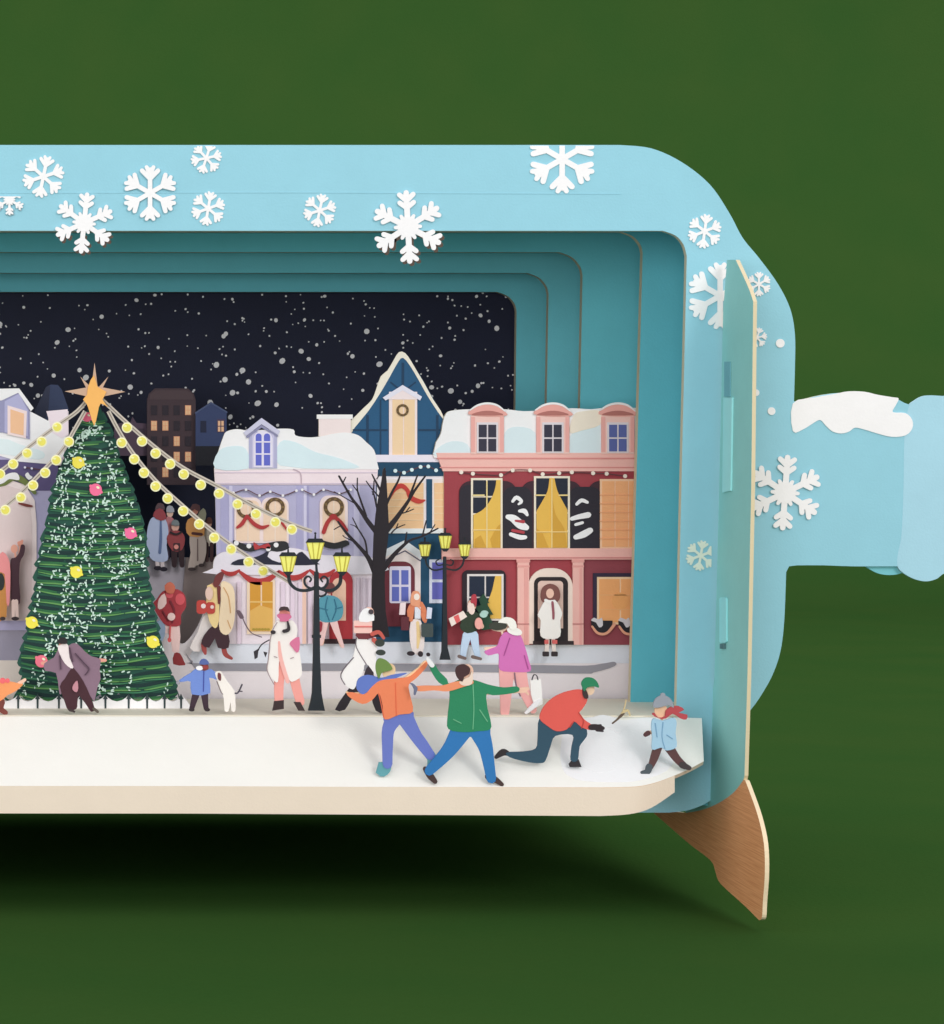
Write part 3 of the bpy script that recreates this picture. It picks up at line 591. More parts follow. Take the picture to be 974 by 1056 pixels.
# ================================================================== BARE TREE
YW = 1.3
bt_ = thing('bare_tree', 'black leafless winter tree with spread branches in front of the blue house', 'tree', (392,655,YW)); f = mk(bt_, YW); BK = (30,24,30)
trk = f('trunk', [[(383,657),(383.5,640),(384,600),(385,575),(386,550),(388,530),(391,512),(394,496),(395.5,484),(397.5,482),(399,496),(400,515),(401,535),(401.5,545),(400,560),(398,575),(397,600),(398,630),(402,657)]], BK, 2, th=0.04)
def br_(*p): return Ln([(x,y,w_*.9) for x,y,w_ in p])
for tw in ([br_((388,548,6),(380,538,5),(370,523,3.6),(362,512,2.6),(350,491,2)), br_((354,498,1.4),(357,492,1)), br_((378,532,2.2),(372,515,1.8),(369,505,1.4),(369,493,1)), br_((370,508,1.2),(364,500,.9)), br_((366,519,1.2),(352,511,1),(345,507,.8))],
           [br_((387,590,6.5),(380,575,5),(370,563,3.8),(358,550,3),(349,538,2)), br_((379,572,2),(377,558,1.7),(370,546,1.3),(364,534,.9)), br_((373,550,1.2),(367,543,1),(362,541,.8)), br_((366,559,1.4),(356,554,1),(354,552,.8)), br_((352,542,1.2),(345,546,.9))],
           [br_((398,548,7),(408,536,5.4),(420,519,3.6),(428,506,2.6),(439,491,1.6)), br_((423,512,2.6),(427,501,2),(431,490,1.2)), br_((399,520,3),(405,507,2.4),(411,496,2),(414,487,1.2)), br_((412,530,1.4),(420,528,1.1),(427,525,.9)), br_((419,528,1),(423,523,.8))],
           [br_((396,586,6.5),(406,573,4.6),(416,563,3.4),(424,557,2.6),(436,553,2),(452,545,1.4)), br_((418,561,2),(419,555,1.6),(420,549,1)), br_((436,553,1.4),(438,545,1.2),(440,537,.9)), br_((444,549,1),(449,541,.8)), br_((404,550,1.4),(409,545,1.2),(418,541,.9)), br_((409,545,1),(411,540,.8))],
           [br_((393,506,2.6),(387,495,1.8),(384,489,1)), br_((396,494,1.8),(398,486,1.2)), br_((391,512,1.6),(383,503,1.3),(378,496,.9)), br_((389,494,1),(392,489,.8)), br_((385,510,1.4),(386,500,1.1),(386,496,.8)), br_((389,523,2),(386,510,1.4),(384,507,.8))]):
    f('branch', tw, BK, 1, th=0.03)
# ================================================================== STREET LAMPS
def lantern(f, par, x, y0, y1, wt, wb, k):
    l_ = f('lantern', [[(x-wt/2,y0),(x+wt/2,y0),(x+wb/2,y1),(x-wb/2,y1)]], (240,238,120), k, par, th=0.05)
    f('lantern_cap', [[(x-wt/2-1,y0+.5),(x-wt/2+2,y0-wt*.2),(x+wt/2-2,y0-wt*.2),(x+wt/2+1,y0+.5)], Ln([(x,y0-wt*.2,2),(x,y0-wt*.52,1)],smooth=False), C(x,y0-wt*.5,1.2,n=8)], (28,34,40), k+2, l_)
    f('lantern_bar', [Ln([(x-wt/6,y0,1),(x-wb/7,y1,1)],cap=False), Ln([(x+wt/4,y0,1.2),(x+wb/5,y1,1.2)],cap=False), Ln([(x-wt/2,y0,1),(x-wb/2,y1,1)],cap=False), Ln([(x+wt/2,y0,1),(x+wb/2,y1,1)],cap=False)], (190,178,64), k+1, l_)
    f('lantern_base', [[(x-wb/2-1,y1-.5),(x+wb/2+1,y1-.5),(x+1.6,y1+wt*.22),(x-1.6,y1+wt*.22)]], (28,34,40), k+2, l_)
DK = (30,38,44)
lp = thing('street_lamp', 'tall black street lamp with three yellow lanterns beside the woman in white', 'street lamp', (327,733,0.1), 'street lamps'); f = mk(lp, 0.1)
f('pole', [[(325,590),(329,590),(330,640),(330.5,680),(332,715),(333.5,724),(335.5,733),(318.5,733),(321,724),(322.5,715),(323.5,680),(324.2,640)], R(322.6,655,331.4,658)], DK, 2, th=0.08)
f('scroll_arm', [Ln([(298,594,3.2),(300,602,3.2),(307,608,3.2),(317,609,3),(327,606,3)]), Ln([(327,604,2.6),(322,607,2.4),(316,604,2.2),(314.5,598,2),(318,594.5,1.8),(321.5,597,1.6),(320,600,1.4)])], DK, 1, th=0.05)
f('scroll_arm', [Ln([(352,594,3.2),(351,602,3.2),(345,608,3.2),(337,609,3),(327,606,3)]), Ln([(327,604,2.6),(332,607,2.4),(337,604,2.2),(338.5,598,2),(335,594.5,1.8),(331.5,597,1.6),(333,600,1.4)])], DK, 1, th=0.05)
f('finial', [Ln([(327,612,1.5),(331,615,2),(336,613,2),(337,609,1.2)]), Ln([(327,590,2.6),(326,575,2)],smooth=False)], DK, 1)
lantern(f,lp,297.5,573,590,17,8.5,3); lantern(f,lp,325.5,559,577,18,9,3); lantern(f,lp,353,573,590,17,8.5,3)
lp = thing('street_lamp', 'smaller black street lamp with three yellow lanterns in front of the red house', 'street lamp', (459,680,1.55), 'street lamps'); f = mk(lp, 1.55)
f('pole', [[(457.8,574),(460.6,574),(461.5,640),(462,668),(463,672),(465,680.5),(454,680.5),(456,672),(456.8,640)]], DK, 2, th=0.05)
f('scroll_arm', [Ln([(439,575,1.8),(441,583,1.8),(448,588,1.8),(459,586,1.6)]), Ln([(458,582,1.4),(452,583,1.4),(450,579,1.2),(453,577,1)])], DK, 1); f('scroll_arm', [Ln([(479,575,1.8),(477,583,1.8),(470,588,1.8),(459,586,1.6)]), Ln([(460,582,1.4),(466,583,1.4),(468,579,1.2),(465,577,1)])], DK, 1)
lantern(f,lp,438.5,561,574,12,6.5,3); lantern(f,lp,459.5,552,566,13,7,3); lantern(f,lp,479.5,561,574,12,6.5,3)
# ================================================================== PEOPLE
SKN = (240,196,172); TAN = (206,140,104); BRN = (120,78,62); DRK = (44,34,38)
def person(label, base, body, pieces, skin=SKN, group='people in the snowy street', th=0.03, cat='person'):
    """body: shapes of head, hands, legs (one mesh); pieces: (name, shapes, colour) laid on in order"""
    Y = base[2]
    main = [p for p in pieces if p[0] in ('coat','jumper','jacket','top')][0]; tc_ = cen(main[1][0])
    body = list(body)
    body += [Ln([(cen(q)[0],cen(q)[1],1.6),(tc_[0],tc_[1],3)],smooth=False) for q in body]
    o = sheet('person', body, Y, skin, None, th=th, origin=W(*base)); tag(o, label, cat, group)
    for i, p in enumerate(pieces): sheet(p[0], p[1], Y, p[2], o, th=th*.8, k=i+1, edge=(p[3] if len(p) > 3 else None))
    return o
# ---- the front row
FG = 'people playing on the front snow bank'
YA, YA2 = -0.90, -1.01
person('person in an orange jumper and green hat, arms flung out on the snow', (412,800,YA),
 [C(401.5,692,6.5,8,rot=20), Ln([(372,715,3),(364,717,4),(358,714,2)]), Ln([(433,690,4),(438,684,4),(441,682,2)])],
 [('skate', [Ln([(400,788,8),(399,794,8),(396,799,4)]), [(402,786),(391,786),(388,797),(393,801),(400,799)]], (96,160,168)),
  ('skate', [Ln([(441,775,10),(446,783,10),(443,792,5)])], (96,160,168)),
  ('trousers', [Ln([(409,738,18),(401,752,13),(400,770,11),(400,788,10)]), Ln([(417,738,18),(428,757,13),(436,768,12),(444,779,10)]), R(396,733,427,745,3)], (106,122,196)),
  ('scarf', [S([(404,696),(394,699),(380,696),(370,700),(368,710),(374,716),(381,712),(392,703),(404,701),(412,698),(420,694)],3)], (98,122,196)),
  ('jumper', [S([(392,702),(404,700),(414,699),(424,697),(436,686),(441,682),(440,688),(430,699),(422,706),(423,716),(426,734),(412,737),(397,742),(395,728),(391,715),(384,722),(374,726),(362,720),(358,715),(364,714),(376,716),(384,708)],3)], (250,134,92)),
  ('seam', [Ln([(408,704,.8),(409,738,.8)],smooth=False), Ln([(391,716,1.1),(393,724,.8),(396,740,.8)])], (226,108,72)),
  ('hat', [S([(388,684),(388,692),(391,700),(394,694),(400,692),(405,690),(402,684),(397,680),(391,679)],3)], (110,140,72)),
 ], (244,204,160), FG)
person('person in a green coat and blue trousers, striding with both arms stretched out', (480,812,YA2),
 [C(482,693,6.5,8,rot=10), Ln([(534,712,4),(541,711,4.5),(545,710,3)]), Ln([(541,711,2.4),(545,716,2)])],
 [('boot', [Ln([(439,793,5),(444,800,7),(449,806,5)]), Ln([(504,801,7),(511,804,6.5),(518,809,4)])], (70,52,50)),
  ('trousers', [Ln([(477,752,22),(466,770,16),(456,782,13),(443,795,10)]), Ln([(494,752,22),(501,770,15),(504,785,12),(507,803,10)]), R(465,745,506,760,4)], (44,118,182)),
  ('coat', [S([(464,705),(478,700),(492,702),(504,706),(520,709),(534,708),(535,713),(522,716),(508,717),(502,716),(503,730),(506,742),(506,752),(494,754),(478,755),(463,752),(462,740),(464,722),(463,710),(453,704),(445,692),(443,684),(447,683),(453,692),(461,700)],3)], (40,134,92)),
  ('coat_seam', [Ln([(488,706,1),(489,730,.9),(488,752,.9)]), Ln([(495,732,1),(503,744,1)]), Ln([(468,742,.9),(476,746,.9)])], (110,184,140)),
  ('sleeve_arm', [S([(428,708),(440,707),(456,707),(470,703),(486,701),(488,705),(476,709),(462,713),(448,712),(434,713),(428,711)],3)], (238,146,104)),
  ('collar', [S([(474,703),(484,698),(487,692),(488,700),(486,706),(478,707)],3)], (246,214,196)),
  ('hair', [S([(470,692),(472,687),(479,685),(485,689),(484,695),(479,698),(477,703),(472,699)],3)], (70,44,46)),
  ('mitten', [Ln([(446,686,5),(443,682,4.5),(441,679,3)])], (236,240,244)), ('mitten', [Ln([(429,710,4),(426,706,2.4),(424,705,1.4)]), Ln([(429,711,3.5),(428,716,2)])], (110,116,140)),
 ], SKN, FG)
person('kneeling person in a red jumper and green hat reaching towards the snowball', (560,790,-0.80),
 [C(608.5,711,5,6)],
 [('shoe', [Ln([(512,781,3.5),(519,776,7),(524,777,5)])], (50,44,46)), ('shoe', [[(591,783),(597,783),(600,791),(588,791),(587,788)]], (44,40,44)),
  ('trousers', [S([(557,741),(572,744),(590,742),(602,745),(606,757),(602,764),(598,770),(596,784),(589,784),(590,770),(591,758),(573,759),(568,770),(563,784),(558,787),(545,786),(526,781),(523,776),(540,775),(553,772),(555,760)],3)], (46,78,96)),
  ('jumper', [S([(557,738),(561,729),(570,720),(582,714),(596,711),(603,713),(606,722),(601,731),(598,735),(603,742),(611,748),(610,753),(600,750),(592,744),(585,752),(574,754),(564,748),(558,743)],3)], (222,92,82)),
  ('seam', [Ln([(597,735,1),(602,743,1.2),(600,751,.8)]), Ln([(592,744,1),(588,750,1)])], (186,66,60)),
  ('glove', [Ln([(610,750,6),(616,750,6),(622,751,4)]), Ln([(614,749,3),(620,748,2)]), Ln([(616,753,3),(622,754,2)])], (48,38,42)),
  ('beard', [S([(602,708),(606,714),(607,720),(603,720),(601,714)],2)], (60,48,48)),
  ('hat', [S([(600,704),(604,699),(611,699),(616,703),(618,709),(613,708),(606,709),(603,713),(601,709)],3)], (38,128,88)),
 ], (238,206,176), FG)
person('small child in a pale blue coat, grey hat and flying red scarf walking left', (688,797,-0.84),
 [C(682,733,6.5,7.5), Ln([(672,755,3),(667,757,4.5)])],
 [('trousers', [Ln([(679,770,9),(675,782,8),(671,792,5)]), Ln([(690,770,10),(698,782,8),(706,790,7)])], (92,62,62)),
  ('boot', [Ln([(670,791,7),(668,796,6),(663,797,4)])], (74,84,90)), ('boot', [Ln([(704,789,7),(711,792,5)])], (66,60,62)),
  ('coat', [S([(674,741),(684,743),(695,740),(698,745),(697,756),(698,770),(688,774),(682,771),(673,773),(673,760),(672,750)],3)], (164,202,224)),
  ('coat_fold', [Ln([(684,745,1),(683,760,.8),(686,772,.8)]), Ln([(688,758,1),(694,762,.8)]), Ln([(676,746,1),(678,760,.8)])], (120,162,192)),
  ('scarf', [S([(673,737),(680,741),(687,741),(694,736),(702,741),(708,742),(709,737),(700,735),(706,732),(700,728),(692,729),(687,733),(686,739),(679,740),(675,735)],2)], (184,74,80)),
  ('hat', [S([(674,728),(676,721),(683,717),(690,719),(694,724),(695,730),(690,727),(683,729),(677,730)],3), C(684,717,2.5)], (150,156,166)),
  ('mitten', [Ln([(669,756,5),(666,758,4)])], (84,54,56)),
 ], (236,196,160), FG)
person('person in an orange coat just entering at the left edge of the snow', (2,736,0.05),
 [C(-8,690,7,8), Ln([(20,705,4),(26,701,3)])],
 [('boot', [Ln([(2,724,7),(1,731,6),(6,735,5)])], (120,60,52)), ('trousers', [Ln([(-6,715,10),(0,727,7)])], (120,60,52)),
  ('coat', [S([(-20,700),(0,702),(12,703),(20,705),(24,706),(16,713),(8,717),(2,722),(-10,726),(-24,724)],3)], (240,152,96)),
  ('collar', [C(3,702,3),C(8,702,2.4)], (236,106,110)),
 ], SKN, FG)
# ---- row along the top of the bank
MG = 'people along the edge of the street'
YM = 0.06
person('person in a long purple coat and dark trousers leaning in front of the Christmas tree', (80,735,YM),
 [C(65,667,4.5,5.5), Ln([(50,684,4),(44,684,3.4)]), Ln([(103,681,4),(109,681,3)])],
 [('coat', [S([(60,670),(56,678),(46,684),(47,692),(58,694),(61,712),(63,716),(70,705),(74,692),(86,706),(96,722),(98,722),(101,708),(104,700),(103,690),(104,680),(95,677),(88,672),(80,664),(74,664),(68,668)],2)], (134,108,124)),
  ('trousers', [S([(74,689),(78,691),(86,702),(93,717),(98,731),(94,734),(90,728),(84,720),(81,718),(80,726),(79,731),(71,733),(67,724),(62,708),(67,700)],2)], (66,34,42)),
  ('scarf', [S([(60,666),(62,675),(67,684),(73,689),(76,688),(72,678),(71,668),(69,664)],2)], (244,226,224)), ('shoe', [Ln([(72,732,3),(77,734,2)])], (60,48,48)), ('shoe', [Ln([(97,731,3),(101,734,3)])], (92,84,74)),
  ('coat_seam', [Ln([(78,674,1),(86,683,1.2),(92,690,1),(88,696,1)]), Ln([(62,676,1),(63,690,1.2)]), Ln([(72,668,1),(75,682,1.4)])], (84,62,78)),
  ('lining', [S([(76,706),(80,702),(81,710),(79,714),(75,711)],2)], (190,134,144)),
  ('hat', [S([(59,663),(62,658),(68,658),(70,663),(66,664)],2)], (40,36,38))], (224,158,140), MG)
person('child in a blue jacket with arms spread beside the white dog', (208,733,YM+.02),
 [C(211,688,4.5,5)], [('trousers', [Ln([(203,714,8),(200,724,6),(198,731,5)]), Ln([(211,714,8),(212,724,6),(213,731,5)])], (58,40,52)), ('jacket', [S([(202,690),(211,692),(218,690),(226,697),(223,701),(216,699),(217,715),(198,716),(197,703),(190,703),(184,703),(190,698),(197,694)],2)], (110,138,206)), ('zip', [Ln([(210.5,692,1),(210,713,.9)],smooth=False)], (60,70,150)), ('collar', [C(206,689,3.6,2.4)], (240,240,248)), ('scarf', [C(212,688,3,2.4)], (150,60,60)), ('hat', [S([(206,685),(208,680),(213,680),(216,685)],2)], (84,100,158)), ('shoe', [C(198,732,3,1.8)], (50,40,44)), ('shoe', [C(214,732,3,1.8)], (50,40,44)), ('mitten', [C(184,704,2)], (150,150,160))], (150,90,76), MG)
dg = sheet('dog', [S([(222,694),(227,692),(230,695),(235,703),(242,712),(243,722),(243,733),(239,733),(238,724),(236,733),(232,733),(231,720),(228,712),(225,703)],2), Ln([(242,716,2),(247,712,2),(250,706,1.5)])], YM, (240,232,224), None, th=0.03, origin=W(236,733,YM)); tag(dg, 'white dog with dark ear and tail jumping up at the child in blue', 'dog')
sheet('ear', [S([(225,694),(228,695),(228,702),(225,700)],2)], YM, (110,52,56), dg, th=.02, k=2); sheet('tail', [Ln([(243,715,1.6),(246,714,1.6),(250,706,1.4)]), Ln([(246,713,1.2),(250,713,1)])], YM, (72,66,80), dg, th=.02, k=2); sheet('outline', [Ln([(224,703,1),(228,713,1),(230,716,.8)])], YM, (130,118,118), dg, th=.02, k=1)
person('person in a long white coat and pink trousers carrying skates beside the street lamp', (296,733,YM),
 [C(294,633,5.5,6)], [('trousers', [Ln([(290,680,12),(288,705,10),(288,723,9)]), Ln([(300,680,12),(305,705,10),(310,724,9)])], (234,158,148)), ('shoe', [[(283,723),(293,722),(293,731),(281,733),(282,729)]], (54,40,40)), ('shoe', [[(303,724),(310,724),(315,733),(308,733)]], (58,44,44)),
  ('coat', [S([(286,640),(294,641),(302,640),(307,648),(306,660),(309,672),(311,685),(311,697),(302,703),(298,700),(292,690),(288,682),(287,703),(281,700),(276,692),(277,680),(279,668),(279,655)],3)], (244,232,226)),
  ('coat_front', [Ln([(288,662,2),(290,680,4),(297,703,4)])], (240,178,170)), ('coat_outline', [Ln([(286,642,.8),(280,654,.8),(277,680,.8),(276,692,.8),(283,706,.8)]), Ln([(283,677,.8),(286,678,.8)]), Ln([(300,679,.8),(303,678,.8)])], (160,142,144)),
  ('bag', [S([(302,660),(309,657),(309,670),(306,673),(302,668),(299,664)],2)], (210,116,150)), ('scarf', [Ln([(288,635,4),(293,638,5),(299,636,4)]), [(289,633),(299,633),(298,641),(289,641)]], (206,110,144)), ('skates', [Ln([(278,660,1),(270,665,1),(266,672,1.2)]), [(262,672),(267,669),(266,678),(263,680)], [(272,672),(276,673),(274,678)]], (48,44,50)), ('mitten', [C(282,652,2.6,2)], (48,42,46)), ('mitten', [Ln([(293,651,3.4),(298,649,3.4),(297,641,1.4)])], (48,42,46)),
  ('beret', [S([(288,630),(290,626),(297,626),(299,631),(294,629)],2)], (64,48,50))], (224,140,130), MG)
ub = sheet('skating_boots', [Ln([(250,636,1),(254,645,1.2),(260,653,1),(270,657,1)]), S([(244,630),(248,630),(252,637),(248,638)],2)], YM, (96,78,88), None, th=.02, origin=W(250,655,YM)); tag(ub, 'dark mitten on a curved cord held up behind the woman in white', 'mitten')
person('person in a long white coat striding left with stacked parcels and wreaths', (375,733,YM+.03),
 [C(381,632,5,6)], [('boot', [S([(346,732),(356,716),(364,706),(372,702),(372,712),(362,722),(356,732)],2)], (40,34,40)), ('boot', [S([(384,700),(392,704),(397,733),(388,733),(383,716)],2)], (40,34,40)), ('lining', [S([(376,700),(378,690),(383,686),(386,700)],2)], (52,44,52)),
  ('coat', [S([(370,655),(380,660),(389,660),(388,680),(389,697),(380,686),(376,686),(375,692),(368,706),(364,711),(356,706),(352,697),(358,686),(364,678),(367,666)],3)], (240,236,232)), ('coat_outline', [Ln([(368,658,.9),(368,668,.9),(378,685,.9)]), Ln([(365,678,.9),(352,695,.9),(356,706,.9)])], (110,102,108)),
  ('scarf', [S([(368,652),(384,653),(385,658),(370,659)],2)], (110,46,52)), ('parcel', [R(365,640,384,653,1.5)], (246,196,186)), ('parcel', [S([(371,641),(372,632),(378,627),(384,630),(386,640)],2)], (246,240,238)), ('parcel_ribbon', [R(366,645.5,384,647)], (214,116,110)), ('wreath_bow', [Ln([(384,654,4),(391,652,4),(396,658,3)]), Ln([(386,660,5),(390,664,4)])], (190,88,76)), ('wreath', [C(392,663,5,4), C(393,673,5,3)], (52,60,54)), ('hat_trim', [C(383,631,2.6)], (70,60,66))], (240,196,180), MG)
person('person in a magenta coat and pink trousers with white hair carrying a white bag', (532,736,YM),
 [Ln([(522,644,7),(518,648,7),(510,648,5)]), Ln([(516,668,4),(507,669,4),(501,669,3)])], [('trousers', [Ln([(523,690,16),(522,715,12),(521,735,9)]), Ln([(535,690,16),(541,712,11),(550,732,8)])], (236,172,168)),
  ('coat', [S([(521,652),(530,653),(537,655),(542,668),(546,682),(548,690),(544,693),(530,693),(516,691),(515,680),(514,674),(504,676),(500,672),(506,669),(513,666),(516,658)],3)], (206,112,178)), ('coat_seam', [Ln([(526,658,1),(522,670,1.1),(520,676,.9)]), Ln([(541,676,1),(545,690,1)])], (160,72,136)), ('trouser_seam', [Ln([(531,694,1),(533,708,1.2),(537,718,1)])], (128,104,120)),
  ('scarf', [C(531,651,8,4,rot=15)], (244,236,228)), ('hair', [S([(505,644),(512,641),(522,643),(522,648),(512,650),(506,648)],2)], (56,60,50)), ('hat', [S([(514,642),(519,637),(527,637),(532,641),(533,649),(527,649),(523,643)],2)], (244,236,226))], (244,206,184), MG)
bg_ = sheet('shopping_bag', [[(547,701),(558,700),(560,726),(552,730),(548,716)]], YM-.04, (240,238,232), None, th=.04, origin=W(554,728,YM-.04)); tag(bg_, 'white paper shopping bag held by the person in the magenta coat', 'bag'); sheet('handle', [Ln([(549,701,1),(551,696,1),(554,697,1),(555,701,1)])], YM-.04, (70,70,76), bg_, th=.02, k=1)
sb = sheet('wrapping_paper', [Ln([(543,735,3),(552,727,5),(557,722,3)])], YM-.06, (246,244,240), None, th=.03, origin=W(548,735,YM-.06)); tag(sb, 'pale crumpled paper by the feet under the white shopping bag', 'paper')
# ---- pavement in front of the houses
HG = 'people on the pavement by the houses'; YP = 1.55
person('person seen from behind in a teal puffer jacket and pink trousers by the red door', (340,663,YP),
 [C(340,607,4.6,5), Ln([(336,640,7),(334,652,5),(332,664,4)]), Ln([(344,640,7),(348,652,5),(353,666,4)])], [('trousers', [Ln([(335,640,8),(333,654,6),(331,664,4)]), Ln([(344,640,8),(348,652,6),(354,667,3)])], (244,200,196)), ('jacket', [S([(329,618),(338,614),(348,616),(354,624),(353,636),(346,641),(332,641),(328,632)],3)], (84,152,170)), ('quilting', [Ln([(338,616,1),(336,628,1.2),(340,640,1)]), Ln([(345,618,1),(347,628,1.2),(343,639,1)]), Ln([(330,627,1),(338,629,1)]), Ln([(346,628,1),(353,626,1)])], (46,108,132)), ('hair', [S([(334,608),(336,602),(343,601),(346,606),(344,611),(337,612)],2)], (110,60,60)), ('bag', [Ln([(331,643,4),(330,650,4)])], (150,44,56))], SKN, HG)
person('person in an orange fur coat and cream skirt carrying parcels by the blue house', (430,660,YP),
 [C(429,617,4.5,5)], [('skirt', [S([(424,640),(434,640),(438,655),(436,674),(427,674),(423,660)],2)], (246,226,222)), ('skirt_panel', [Ln([(431,642,3),(432,655,4),(431,668,2)])], (236,208,150)), ('coat', [S([(424,622),(430,620),(436,621),(441,632),(440,642),(436,640),(432,628),(428,626),(426,640),(422,640),(420,630)],2)], (216,130,92)), ('shirt', [[(428,626),(434,626),(434,638),(428,638)]], (220,226,244)), ('hair', [S([(424,616),(426,610),(432,610),(434,616),(433,626),(436,632),(431,626),(424,624)],2)], (226,156,120)), ('face', [C(430,615.5,3,3.4)], (248,226,214)), ('parcel', [[(413,622),(419,621),(418,634),(412,634)]], (240,220,222)), ('parcel', [[(441,626),(446,627),(445,638),(440,638)]], (214,220,240)), ('bag', [R(414,636,422,650,1)], (96,42,52)), ('bag', [R(435,643,447,657,1.5)], (64,76,76)), ('shoe', [C(424,674,4,2.4)], (46,36,42)), ('shoe', [C(434,674.5,2.6,3)], (46,36,42)), ('shoe', [C(442,675,2,2)], (46,36,42))], SKN, HG)
person('person in a red hat and green jumper holding a striped parcel under the navy window', (485,678,YP),
 [C(487,624,4.5,5.5), Ln([(494,640,5),(497,646,5)])], [('trousers', [Ln([(482,655,9),(479,668,7),(478,676,6)]), Ln([(489,655,9),(491,668,7),(493,676,6)])], (190,212,234)), ('jumper', [S([(478,636),(484,630),(493,632),(497,642),(492,650),(482,653),(475,648),(476,641)],2)], (44,60,44)), ('parcel', [[(463,638),(478,630),(482,636),(466,646)]], (250,224,214)), ('parcel_stripe', [[(468,636),(473,633.5),(475,640),(471,643)]], (220,96,96)), ('beard', [S([(483,622),(488,622),(490,630),(487,634),(483,630)],2)], (250,214,204)), ('hat', [S([(486,622),(487,614),(491,613),(492,619),(491,626),(489,622)],2)], (176,60,72)), ('shoe', [Ln([(474,677,3.6),(480,679,3)])], (112,96,92)), ('shoe', [Ln([(488,677.5,3.6),(496,679.5,3)])], (112,96,92)), ('mug', [C(499,634,4,3)], (170,206,196)), ('hand', [C(494,643,4,6)], (246,170,160))], SKN, HG)
person('person in a long white coat with brown hair standing in the arched doorway', (568,677,YP),
 [C(567.5,612,4.5,5), Ln([(565,660,4),(564,674,4)]), Ln([(571,660,4),(572,674,4)])], [('hair', [S([(558,616),(560,606),(568,602),(576,606),(578,616),(573,622),(562,622)],3)], (122,76,70)), ('face', [C(567.5,612,4,5)], (232,190,170)), ('coat', [S([(562,620),(568,619),(574,620),(580,632),(578,640),(578,656),(568,659),(558,656),(558,640),(555,634)],3)], (236,232,226)), ('scarf', [Ln([(563,619,3),(568,621,3),(572,620,3)])], (240,236,232)), ('scarf_end', [Ln([(570,621,2.4),(571,632,2.4),(571,638,2)])], (146,82,92)), ('stocking', [R(562,660,566,664), R(570,660,575,664)], (210,100,96)), ('shoe', [R(560,672,566.5,677,1)], (50,42,44)), ('shoe', [R(569,672,575.5,677,1)], (50,42,44))], (236,224,214), HG)
person('person in a cream and yellow coat with dark trousers carrying red wrapped gifts', (225,676,YP),
 [C(221,607,5,6)], [('boot', [Ln([(210,664,5),(211,670,5),(212,674,3)])], (158,70,66)), ('boot', [Ln([(231,668,5),(233,675,5),(239,679,3)])], (158,70,66)), ('trousers', [S([(220,645),(227,645),(236,654),(236,668),(225,668),(222,658),(216,668),(208,664),(211,655)],2)], (60,36,44)), ('scarf_coat', [S([(214,604),(222,604),(226,612),(226,640),(222,648),(216,640),(213,622)],2)], (242,212,150)), ('coat', [S([(228,601),(236,601),(242,610),(242,640),(236,654),(228,652),(226,640),(228,620)],3)], (246,216,182)), ('coat_line', [Ln([(231,606,1),(236,616,1),(238,632,1.1)]), Ln([(235,640,1),(238,648,1)])], (206,162,110)), ('hair', [Ln([(223,603,6),(226,596,8),(229,592,5)]), Ln([(226,606,4),(226,622,2)])], (112,52,50)), ('gift', [R(203,619,213,633,3), R(213,621,222,633,3)], (190,70,62)), ('gift_flower', [C(210,625,2.6,n=8)], (248,224,220)), ('gift_flower', [C(219,626,2,n=8)], (248,214,206)), ('muff', [C(216,612,4,7)], (232,200,184))], (206,150,130), HG)
awp = sheet('snow_mound', [S([(196,668),(204,652),(208,640),(213,632),(222,634),(219,648),(213,660),(206,672)],2)], YP+.06, (232,226,222), None, th=.02, origin=W(205,670,YP+.06)); tag(awp, 'pale pointed heap of snow left of the person with red gifts', 'snow heap')
person('person in a red coat with a red bow parcel standing right of the Christmas tree', (180,684,YP-.2),
 [C(175,606,4.5,5)], [('stockings', [S([(171,640),(185,640),(185,672),(178,672),(176,655),(170,652)],2)], (240,206,200)), ('skirt', [S([(160,642),(170,642),(170,656),(165,662)],2)], (150,172,196)), ('coat', [S([(162,618),(168,610),(176,608),(184,608),(191,614),(192,626),(187,634),(186,645),(172,645),(164,636),(158,624)],3)], (164,54,62)), ('scarf', [S([(164,618),(170,612),(172,622),(167,628),(163,627)],2)], (246,206,200)), ('bow', [C(186,618,5,6), C(175,613,4,4)], (206,84,92)), ('coat_fold', [Ln([(176,620,2),(180,630,2),(178,642,1.4)]), Ln([(168,630,1.4),(174,640,1.4)])], (118,36,48)), ('muff', [C(177,636,4,4)], (246,206,200)), ('ribbon', [Ln([(176,646,1.6),(175,660,1.6)]), C(175,660,2,2.4)], (222,96,96)), ('hair', [S([(170,604),(176,600),(181,605),(179,612),(172,611)],2)], (196,106,82)), ('boot', [S([(180,674),(186,674),(190,682),(191,686),(179,685)],2)], (140,48,50))], (70,40,40), HG)
